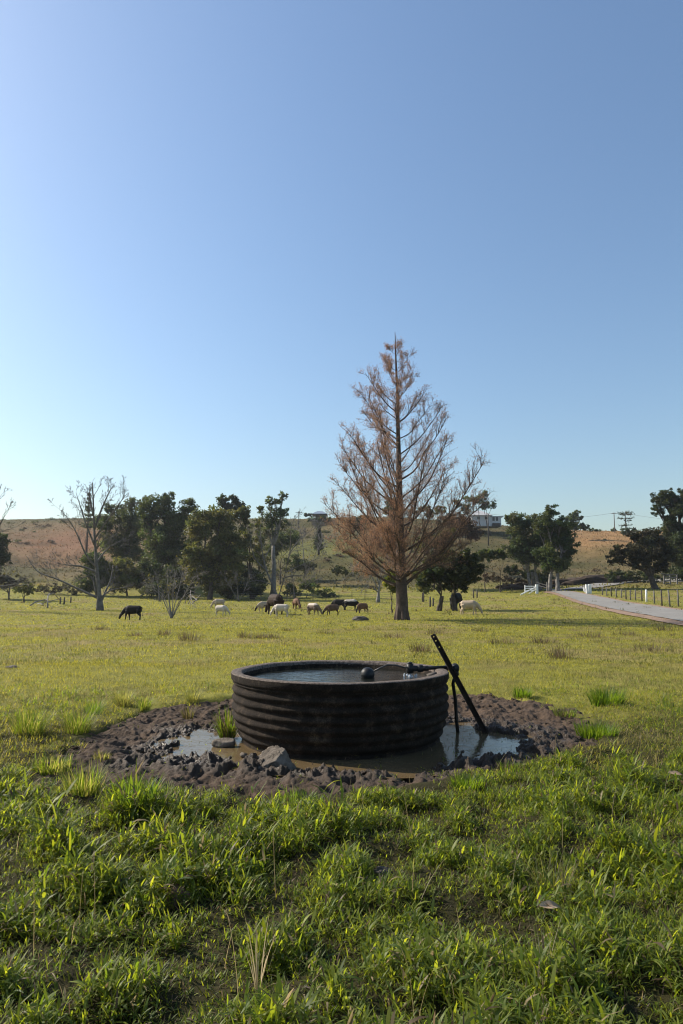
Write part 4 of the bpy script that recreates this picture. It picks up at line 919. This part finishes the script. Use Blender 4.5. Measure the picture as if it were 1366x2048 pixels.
leafy('broadleaf_tree', 'small skyline trees just right of the roadside gums', (1152,1066), [(1142,1037,11,11),(1154,1031,10,9),(1167,1054,11,7),(1150,1052,14,8)], EV, Y=215, tr=.18, leaf=.35)
leafy('shrub', 'low dark hedge bush on the skyline of the right hill', (1187,1062), [(1182,1060,9,3.5),(1195,1061,8,3)], EV, Y=255, tr=.08, cat='shrub', leaf=.35)
leafy('shrub', 'tiny round bush on the skyline just left of the right power pole', (1228,1064), [(1228,1060,5,4)], GUM, Y=255, tr=.08, cat='shrub', leaf=.35)
leafy('shrub', 'dark bushes at the foot of the flat topped skyline pine', (1250,1072), [(1250,1064,10,6),(1266,1062,12,7)], DK, Y=225, tr=.1, cat='shrub', leaf=.35)
leafy('broadleaf_tree', 'brownish spreading tree with a short trunk beside the far road', (1313,1177), [(1250,1102,26,12),(1235,1117,20,14),(1273,1125,26,14),(1299,1079,36,20),(1286,1102,36,19),(1324,1110,28,19),(1317,1135,28,14),(1263,1072,14,9)], (.042,.040,.020), Y=108, tr=.5, lo=1.3)
leafy('fig_tree', 'huge dark fig with a domed crown at the right edge of the photo', (1388,1180), [(1324,998,20,16),(1347,988,22,11),(1314,1019,13,11),(1352,1006,24,16),(1372,1022,28,20),(1340,1041,18,12),(1358,1066,30,22),(1376,1100,38,32),(1366,1142,30,20),(1400,1000,34,26),(1410,1060,34,30)], DK, Y=126, tr=.7, lo=1.2)

# ------------------------------------------------------------ cattle
def cow_mesh(seed, headturn=0., walk=0.):
    rr = np.random.default_rng(seed); b = MB()
    def T(pts, r, n=10, sq=1.0): b.tube(pts, r, n, True, sq)
    T([(-.86,0,1.12),(-.72,0,1.10),(-.35,0,1.04),(.05,0,1.02),(.38,0,1.06),(.62,0,1.10)], [.17,.30,.36,.39,.37,.22], 14, .82)
    T([(-.78,0,1.22),(-.4,0,1.24),(.1,0,1.23),(.5,0,1.28)], [.12,.13,.13,.12], 8)
    T([(.0,0,.86),(.4,0,.84),(.62,0,.9)], [.22,.22,.12], 10, .8)
    hy = headturn; neck = [(.50,0,1.12),(.78,hy*.3,.90),(1.0,hy*.7,.58)]
    T(neck, [.26,.19,.135], 10, .7)
    hd = np.array([1.0,hy*.7,.60]); mz = np.array([1.14,hy,.14])
    T([hd+(-.05,0,.08), hd+(.02,.0,.0), hd+(mz-hd)*.55, mz], [.10,.135,.105,.075], 10, .85)
    for s in (-1, 1):
        T([hd+(-.04,s*.10,.07), hd+(-.09,s*.21,.06), hd+(-.10,s*.29,.02)], [.035,.055,.02], 6)
        w = walk*s
        T([(.42,s*.17,.95),(.44+w*.3,s*.18,.66),(.43+w*.5,s*.18,.42),(.43+w*.7,s*.18,.10),(.46+w*.7,s*.18,.0)], [.17,.105,.068,.05,.065], 8)
        T([(-.66,s*.17,1.02),(-.60-w*.2,s*.19,.74),(-.78-w*.4,s*.19,.48),(-.75-w*.6,s*.18,.12),(-.71-w*.6,s*.18,.0)], [.22,.15,.075,.052,.066], 8)
    T([(-.90,0,1.25),(-1.0,0,1.1),(-1.0,0,.75),(-.98,0,.42)], [.05,.03,.022,.045], 6)
    tmp = b.build('cow_shape', None); md = tmp.modifiers.new('r', 'REMESH'); md.mode = 'VOXEL'; md.voxel_size = .032; md.use_smooth_shade = True
    sm = tmp.modifiers.new('s', 'SMOOTH'); sm.iterations = 3; sm.factor = .5
    dg = bpy.context.evaluated_depsgraph_get(); me = bpy.data.meshes.new_from_object(tmp.evaluated_get(dg)); old = tmp.data
    bpy.data.objects.remove(tmp); bpy.data.meshes.remove(old)
    co = np.zeros(len(me.vertices)*3, np.float32); me.vertices.foreach_get('co', co); co = co.reshape(-1, 3); z = co[:, 2].copy(); co[:, 2] = np.where(z < .72, z*.80, z-.144); co[:, 0] *= .93; me.vertices.foreach_set('co', co.ravel()); return me, co
shapes = [cow_mesh(1, .0, .0), cow_mesh(2, .22, .18), cow_mesh(3, -.25, -.15), cow_mesh(4, .1, .1)]
CREAM, WHITE, BLACK, BROWN, DBR = (.42,.33,.24), (.50,.44,.37), (.011,.010,.010), (.15,.085,.05), (.035,.022,.016)
M_hide = leafmat('hide', 0, (1,1,1), .75, .15)
def cow(px, py, face, length, sh, body, label, Y=None, back=None, legs=None, head=None, dy=0):
    c = G(px, py) if Y is None else GY(px, Y); c[2] = float(gz0(c[0], c[1])); c = np.array(c)
    me, co = shapes[sh]; me = me.copy(); me.name = 'cow'
    col = np.zeros((len(co), 3)); col[:] = body; nz = fbm(co[:,0]*3.1+px, co[:,2]*3.1+co[:,1]*2, 401, 3); col *= (1+.18*nz)[:, None]
    def put(mask, cc): col[:] = col + (np.array(cc)-col)*mask[:, None]
    if back is not None: put(sstep(.98, 1.10, co[:,2]+.06*nz)*sstep(.75, .55, co[:,0]), back)
    if legs is not None: put(sstep(.52, .38, co[:,2])*sstep(.85, .7, co[:,0]), legs)
    if head is not None: put(sstep(.80, .95, co[:,0]), head)
    a = me.color_attributes.new('Col', 'FLOAT_COLOR', 'POINT'); cc = np.ones((len(co), 4), np.float32); cc[:, :3] = np.clip(col, .005, 1); a.data.foreach_set('color', cc.ravel())
    o = link('cow', me, M_hide); s = length*c[1]/F/2.05/max(.45, abs(math.cos(face))); o.scale = (s, s, s); o.rotation_euler = (0, 0, face); o.location = (c[0], c[1], c[2]-.01)
    return tag(o, label, 'cow', 'cattle grazing in the paddock')
PI = math.pi
cow(264, 1240, PI-.12, 47, 1, BLACK, 'black cow grazing alone on the left of the paddock')
cow(443, 1231, -.35, 31, 1, WHITE, 'white calf grazing head down to the right in front of another')
cow(437, 1217, PI+.15, 30, 0, CREAM, 'pale cream calf half hidden behind the white calf on the left')
cow(527, 1224, PI+.7, 26, 2, CREAM, 'cream calf with a brown face at the left end of the herd', head=DBR)
cow(549, 1229, PI/2+.55, 34, 3, DBR, 'big dark brown bull standing behind the white cow')
cow(561, 1233, PI-.18, 40, 0, WHITE, 'white cow grazing to the left in the middle of the herd')
cow(593, 1219, -PI/2+.35, 16, 1, BROWN, 'brown cow seen end on behind the herd')
cow(627, 1230, -.75, 28, 1, (.17,.125,.095), 'greyish brown calf with a white back grazing to the right', back=WHITE)
cow(664, 1230, PI+.25, 34, 2, (.12,.075,.05), 'dark brown cow grazing head down to the left', head=BLACK, legs=DBR)
cow(677, 1220, PI-.2, 34, 0, BLACK, 'black cow partly hidden behind the dark brown grazing cow')
cow(703, 1221, -.1, 36, 0, BLACK, 'black cow with a white stripe along its back', back=WHITE)
cow(724, 1226, PI+.65, 26, 1, BROWN, 'reddish brown cow grazing at the right end of the herd', head=BLACK, legs=DBR)
cow(940, 1229, -.22, 45, 1, CREAM, 'large cream cow grazing on the right under the dark tree')
cow(914, 1219, PI/2-.5, 26, 3, BLACK, 'black cow standing in shade behind the large cream cow')

#@@FAR
# ------------------------------------------------------------ road and its edges
M_road = pmat('worn_asphalt', (.19,.178,.16), (.235,.222,.20), .6, .85, .1, 30)
M_gravel = pmat('red_gravel', (.19,.12,.08), (.30,.205,.145), 2.0, .95, .5, 20)
def ribbon(name, A, B, lift, mat, label, sub=8, per=10):
    def path(L):
        W = np.array([G(*p) for p in L]); t = np.linspace(0, 1, len(W)); tt = np.linspace(0, 1, per*(len(W)-1)+1)
        W = np.stack([np.interp(tt, t, W[:, k]) for k in range(3)], 1); kk = np.hanning(9); kk /= kk.sum()
        S = np.stack([np.convolve(np.pad(W[:, k], 4, mode='edge'), kk, 'valid') for k in range(3)], 1); S[0] = W[0]; S[-1] = W[-1]; return S
    a, b_ = path(A), path(B); n = len(a); s = np.linspace(0, 1, sub+1)
    V = a[:, None, :]*(1-s)[None, :, None] + b_[:, None, :]*s[None, :, None]; V = V.reshape(-1, 3)
    V[:, 2] = gz0(V[:, 0], V[:, 1]) + lift
    i = np.arange(n-1)[:, None]*(sub+1) + np.arange(sub)[None, :]
    q = np.stack([i, i+1, i+sub+2, i+sub+1], -1).reshape(-1, 4)
    return tag(link(name, make_mesh(name, V, q), mat), label, name, kind='structure')
LO = [(1085,1180),(1106,1184),(1147,1199),(1190,1211),(1223,1219),(1286,1230),(1366,1245),(1460,1262),(1600,1288)]
HI = [(1118,1179),(1144,1183.5),(1180,1191),(1225,1200),(1273,1209),(1315,1215),(1366,1222),(1440,1231),(1560,1242)]
def off(L, d): return [(x, y+d*(1+max(0, (x-1100))/300)) for x, y in L]
ribbon('road', LO, HI, .10, M_road, 'grey sealed road coming in from the right')
ribbon('verge', off(LO, 4.2), off(HI, -1.6), .06, M_gravel, 'red gravel shoulder along the grey road')
ribbon('road', [(1118,1180),(1165,1179),(1210,1174),(1260,1169.5),(1310,1167.5),(1366,1167),(1450,1168)], [(1140,1177),(1165,1173),(1205,1168),(1255,1164.5),(1306,1162.5),(1366,1161.5),(1450,1161)], .12, M_road, 'pale far bend of the road curving right behind the fence')
M_bank = pmat('shade_darkened_earth', (.03,.022,.017), (.07,.05,.038), 1.5, .95, .8, 6)  # shade on the cut bank is put into this dark soil colour
def bank(px, py, Y, rx, h, rz, label):
    c = GY(px, Y)
    def f(V): return V*(1+(.25+.35*np.abs(V[:,0]))[:, None]*fbm(V[:,0]*5+px, V[:,1]*3+V[:,2]*2, 511, 4)[:, None])
    b = MB(); b.sphere((0,0,0), 1, 48, (rx, 2.4, h), f); o = b.build('earth_bank', M_bank); o.location = tuple(c); o.rotation_euler = (0,0,rz)
    return tag(o, label, 'earth bank', kind='structure')
bank(1200, 1170, 128, 6.5, 1.5, .05, 'cut earth bank with its shade painted dark at the bend of the road')
bank(1060, 1175, 122, 5.0, 1.0, -.1, 'low dark bank under the roadside gums')

# ------------------------------------------------------------ fences, gate, yard
posts = [(1384,1222,1178),(1357,1213,1179),(1340,1214,1180),(1324,1212,1180),(1309,1207,1181),(1293,1204,1179),(1284,1202,1179),(1271,1201,1179),(1261,1200,1180),(1252,1199,1181),(1243,1196,1182),(1233,1195,1183),(1223,1193,1183),(1214,1192,1183),(1205,1190,1182)]
fr = empty('roadside_fence', G(1293,1204), 'post and wire fence running along the right side of the road', 'fence')
tops = []
for i, (px, yb, yt) in enumerate(posts):
    c = G(px, yb); c[2] = float(gz0(c[0], c[1])); h = max(1.15, (yb-yt)*c[1]/F*.98); b = MB(); le = R.normal(0, .035, 2)
    r = .085 if i != 5 else .12
    b.tube([c-(0,0,.2), c+(le[0]*h*.5,le[1]*h*.5,h*.5), c+(le[0]*h,le[1]*h,h-.02), c+(le[0]*h,le[1]*h,h)], [r,r*.95,r*.9,r*.6], 8)
    o = b.build('post', M_white if i == 5 else (M_post if i % 3 else M_postdark), fr); tops.append((c, h))
M_wire = pmat('fence_wire', (.10,.10,.10), (.2,.2,.2), 5, .6, 0, metal=.5)
for f in (.3, .6, .88):
    b = MB(); b.tube([c+np.array([0,0,h*f]) for c, h in tops], .008, 4, False); b.build('wire', M_wire, fr)
def gate_wing(px, label, pts):
    pass
c = G(1074, 1187); Yg = c[1]
gw = empty('fence_wing', c, 'white painted timber gate wing with sloping brace left of the road', 'fence')
b = MB(); b.box((c[0], Yg, c[2]+.62), (.36,.36,1.45)); b.box((c[0], Yg, c[2]+1.38), (.42,.42,.07)); b.build('post', M_white, gw, False)
for yy in (1172.5, 1176.5, 1181):
    b = MB(); b.bar(P(1050, yy, Yg+.6), P(1072, yy, Yg), .06, .15); b.build('rail', M_white, gw, False)
b = MB(); q = G(1041, 1190); b.bar(q+(0,0,.05), P(1071, 1175, Yg-.1), .12, .16); b.build('brace', M_white, gw, False)
b = MB(); b.bar(P(1058,1187,Yg-.05)+(0,0,0), P(1071,1179,Yg-.05), .10, .14); b.build('brace', M_white, gw, False)
b = MB(); b.box(P(1050, 1178, Yg+.6), (.14,.14,1.2)); b.build('post', M_white, gw, False)
gt = empty('farm_gate', G(1090,1178), 'open weathered rail gate under the gums beside the white wing', 'gate')
for (a, b_) in [((1071,1164),(1094,1171)), ((1073,1170),(1094,1176))]:
    b = MB(); b.bar(P(*a, Yg+5), P(*b_, Yg+4), .06, .13); b.build('rail', M_post, gt, False)
b = MB(); b.box(P(1094, 1172, Yg+4)-(0,0,.1), (.18,.18,1.5)); b.build('post', M_post, gt, False)
c = G(1179, 1187); Yg = c[1]
gw = empty('fence_wing', c, 'pair of white painted posts with a short brace right of the road', 'fence')
for px in (1174, 1180):
    k = P(px, 1178, Yg); g = float(gz0(k[0], Yg)); b = MB(); b.box((k[0], Yg, g+.62), (.32,.34,1.45)); b.build('post', M_white, gw, False)
b = MB(); b.bar(P(1167,1175,Yg+.3), P(1170,1184,Yg+.3), .2, .16); b.build('brace', M_white, gw, False)
b = MB(); b.bar(P(1167,1181,Yg+.25), P(1173,1183,Yg+.2), .1, .14); b.build('rail', M_white, gw, False)
# cattle yard rails on the right
Yk = 118; yd = empty('loading_ramp', GY(1340, Yk), 'weathered timber cattle loading ramp under the trees on the right', 'ramp')
for px in (1328, 1340, 1354):
    k = P(px, 1158, Yk); g = float(gz0(k[0], Yk)); b = MB(); b.box((k[0], Yk, g+.8), (.2,.2,1.9)); b.build('post', M_post, yd, False)
for (a, b_) in [((1326,1150),(1356,1149)), ((1327,1156),(1356,1154)), ((1327,1162),(1341,1161)), ((1322,1146),(1336,1152)), ((1327,1167),(1341,1168))]:
    b = MB(); b.bar(P(*a, Yk-.15), P(*b_, Yk-.15), .06, .2); b.build('rail', M_post, yd, False)
for (px, yb, yt, lab) in [(847,1204,1185,'tallest lone timber post left of the dark spreading tree'), (860,1214,1194,'timber post nearer the camera just left of the dark tree trunks'), (866,1212,1196,'thin timber post beside the dark tree trunks'),
      (120,1208,1195,'left one of three old fence posts at the foot of the left hill'), (128,1208,1195,'middle one of three old fence posts at the foot of the left hill'), (141,1206,1194,'right one of three old fence posts at the foot of the left hill'), (17,1201,1172,'slim dark post at the far left edge of the paddock'),
      (947,1196,1179,'dark post standing directly behind the large cream cow'), (954,1196,1180,'dark post right behind the head end of the large cream cow')]:
    c = G(px, yb); c[2] = float(gz0(c[0], c[1])); h = (yb-yt)*c[1]/F; b = MB(); b.tube([c-(0,0,.2), c+(.03,0,h*.5), c+(.02,.02,h), c+(.02,.02,h+.03)], [.10,.095,.09,.05], 8)
    tag(b.build('fence_post', M_postdark), lab, 'post')
# long wire fence between paddock and hill
fr = empty('paddock_fence', GY(640, 100), 'thin wire fence with small posts behind the cattle at the foot of the slope', 'fence'); tops = []
for px in range(470, 790, 26):
    c = GY(px, 100 + .004*(px-470)); b = MB(); b.tube([c-(0,0,.2), c+(0,0,1.2)], .05, 6); b.build('post', M_postdark, fr); tops.append(c)
b = MB()
for f in (.5, .8, 1.1): b.tube([c+np.array([0,0,f]) for c in tops], .012, 4, False)
b.build('wires', M_wire, fr)
# fallen branches
b = MB()
for (a, c_) in [((376,1213),(392,1219)), ((385,1212),(394,1220)), ((370,1212),(382,1216))]: b.tube(curve(G(*a)+(0,0,.3), G(*c_)+(0,0,.08), .1, 5, .05), [.06,.05,.04,.03,.02], 5)
tag(b.build('fallen_branch', M_bark_grey), 'pale fallen branch on the grass right of the yellow leaved shrub', 'branch')
b = MB()
for (a, c_) in [((60,1212),(128,1208)), ((95,1216),(118,1207)), ((75,1209),(102,1216))]: b.tube(curve(G(*a)+(0,0,.05), G(*c_)+(0,0,.5), .05, 6, .04), [.08,.07,.06,.05,.04,.02], 5)
tag(b.build('fallen_branch', M_bark_grey), 'long grey fallen branch under the low limb of the large bare tree', 'branch')

# ------------------------------------------------------------ houses, poles and wires on the hill
M_wall = pmat('white_weatherboard', (.50,.52,.54), (.60,.62,.63), 2, .7, .1)
M_roof = pmat('pale_metal_roof', (.42,.42,.42), (.52,.52,.53), 1, .45, .05)
M_roof2 = pmat('blue_grey_roof', (.16,.20,.25), (.22,.26,.31), 1, .5, .05)
m, nt, N, L, p = nm('window_glass'); p.inputs['Base Color'].default_value = (.03,.035,.045,1); p.inputs['Roughness'].default_value = .08; M_glass = m
def hip(b, x0, x1, y0, y1, z0, h, ov=.5, ridge=.3):
    x0 -= ov; x1 += ov; y0 -= ov; y1 += ov; cx, cy = (x0+x1)/2, (y0+y1)/2; L = (x1-x0)*ridge/2
    b.add([(x0,y0,z0),(x1,y0,z0),(x1,y1,z0),(x0,y1,z0),(cx-L,cy,z0+h),(cx+L,cy,z0+h),(x0,y0,z0-.18),(x1,y0,z0-.18),(x1,y1,z0-.18),(x0,y1,z0-.18)],
          [(0,1,5,4),(2,3,4,5),(0,6,7,1),(1,7,8,2),(2,8,9,3),(3,9,6,0),(9,8,7,6)], [(1,2,5),(3,0,4)])
Yh = 224; k = Yh/F
def hx(px): return P(px, 1040, Yh)[0]
zb = zfrom(1052, Yh); ze = zfrom(1030.5, Yh)
hs = empty('house', (hx(975), Yh+4, zb), 'white weatherboard house with a hipped roof on the hilltop behind the gums', 'house')
b = MB(); b.box(((hx(944)+hx(981))/2, Yh+4, (zb+ze)/2), (hx(981)-hx(944), 8, ze-zb)); b.build('wall', M_wall, hs, False)
b = MB(); z2 = zfrom(1033, Yh); b.box(((hx(981)+hx(1004))/2+.02, Yh+4.5, (zb+z2)/2), (hx(1004)-hx(981), 6.5, z2-zb)); b.build('wall', M_wall, hs, False)
b = MB(); hip(b, hx(944), hx(981), Yh, Yh+8, ze, zfrom(1018.5, Yh)-ze, .6, .25); b.build('roof', M_roof, hs, False)
b = MB(); b.box(((hx(981)+hx(1005))/2+.3, Yh+4.5, z2+.12), (hx(1005)-hx(981)+.6, 7.3, .2)); b.build('roof', M_roof2, hs, False)
for (px, wy, ww, hh) in [(987,1038,1.0,1.5), (994,1038,1.0,1.5), (972,1036,1.1,1.2), (957,1036,1.1,1.2)]:
    c = P(px, wy, Yh + (1.23 if px > 981 else -.02)); b = MB(); b.box(c, (ww, .1, hh)); f = b.build('window', M_white, hs, False)
    b = MB(); b.box(c-np.array([0,.06,0]), (ww-.2, .05, hh-.2)); b.build('pane', M_glass, f, False)
b = MB(); b.box((hx(994), Yh+1.0, zfrom(1049, Yh)), (2.6,.5,1.1)); b.build('under_house_shade', M_postdark, hs, False)  # solid box, the shade under the house put into its dark colour
Yh2 = 252; k2 = lambda px, py: P(px, py, Yh2)
a, c = k2(626,1030), k2(652,1030); zb = float(gz0(a[0], Yh2))-.5
hs = empty('house', ((a[0]+c[0])/2, Yh2+4, zb), 'small blue grey roofed house with a verandah left of the rusty conifer', 'house')
b = MB(); zt = zfrom(1027.5, Yh2)-.2; b.box(((a[0]+c[0])/2+.4, Yh2+5, (zb+zt)/2), (c[0]-a[0]-1, 6, zt-zb)); b.build('wall', M_post, hs, False)  # darker wall colour carries the shade of the verandah
b = MB(); hip(b, a[0], c[0], Yh2, Yh2+8, zfrom(1027.5, Yh2), zfrom(1019.5, Yh2)-zfrom(1027.5, Yh2), .5, .3); b.build('roof', M_roof2, hs, False)
for px in (627, 634, 642, 650):
    q = k2(px, 1030); b = MB(); b.box((q[0], Yh2, (zb+zfrom(1027.5, Yh2))/2-.1), (.15,.15,zfrom(1027.5, Yh2)-zb-.1)); b.build('verandah_post', M_post, hs, False)
leafy('hedge', 'clipped dark hedge block on the skyline left of the small house', (617,1036), [(613,1030,5,3.5),(620,1030,5,3.5)], DK, Y=252, tr=.06, cat='hedge', leaf=.3, lo=2)
leafy('shrub', 'low bushes growing along the front of the small verandah house', (640,1044), [(626,1040,10,6),(641,1039,11,7),(655,1040,10,6)], EV, Y=248, tr=.06, cat='shrub', leaf=.3, lo=1.5)
def pole(px, top, Y, arms, label, wood):
    g = GY(px, Y); t = P(px, top, Y); root = empty('power_pole', g, label, 'power pole'); b = MB(); b.tube([g-(0,0,.3), (g[0], Y, (g[2]+t[2])/2), (g[0]+.02, Y, t[2])], [.2,.17,.14], 8); b.build('pole', wood, root)
    for dz, w in arms:
        b = MB(); b.box((g[0], Y-.16, t[2]-dz), (w,.14,.16)); b.build('crossarm', wood, root, False)
        for s in (-.45, .45):
            b = MB(); b.tube([(g[0]+s*w, Y-.16, t[2]-dz+.08), (g[0]+s*w, Y-.16, t[2]-dz+.3)], [.07,.05], 6); b.build('insulator', M_white, root)
    return t
t1 = pole(596.5, 1022, 248, [(.5,2.4)], 'power pole with one cross arm on the skyline left of the small house', M_postdark)
t2 = pole(1236, 1025, 245, [(.4,2.0)], 'tall power pole on the skyline of the right hill', M_post)
t3 = pole(980, 1026, 205, [], 'plain timber pole standing before the white hilltop house', M_postdark)
for s, lab in [((t3 + (0,0,-.3), t2 + (-.9,-.16,-.1)), 'power line sagging from the right hilltop pole toward the white house'), ((t2 + (.9,-.16,-.1), P(1480, 1046, 215)), 'power line running from the right hilltop pole out of the photo')]:
    b = MB(); b.tube(curve(s[0], s[1], -.025, 20, 0), .03, 4, False); tag(b.build('power_line', M_wire), lab, 'power line')
# ------------------------------------------------------------ haze, standing in largely for the veil of lens flare
m = bpy.data.materials.new('thin_haze'); m.use_nodes = True; nt = m.node_tree
nt.nodes.remove(nt.nodes['Principled BSDF']); pv = nt.nodes.new('ShaderNodeVolumePrincipled')
pv.inputs['Color'].default_value = (.86,.92,1,1); pv.inputs['Density'].default_value = .00018; pv.inputs['Anisotropy'].default_value = .45
nt.links.new(pv.outputs[0], nt.nodes['Material Output'].inputs['Volume'])
b = MB(); b.box((0, 265, 18), (760, 570, 66)); tag(b.build('haze', m, None, False), 'thin pale haze over the valley largely standing in for lens flare', 'haze', kind='stuff')
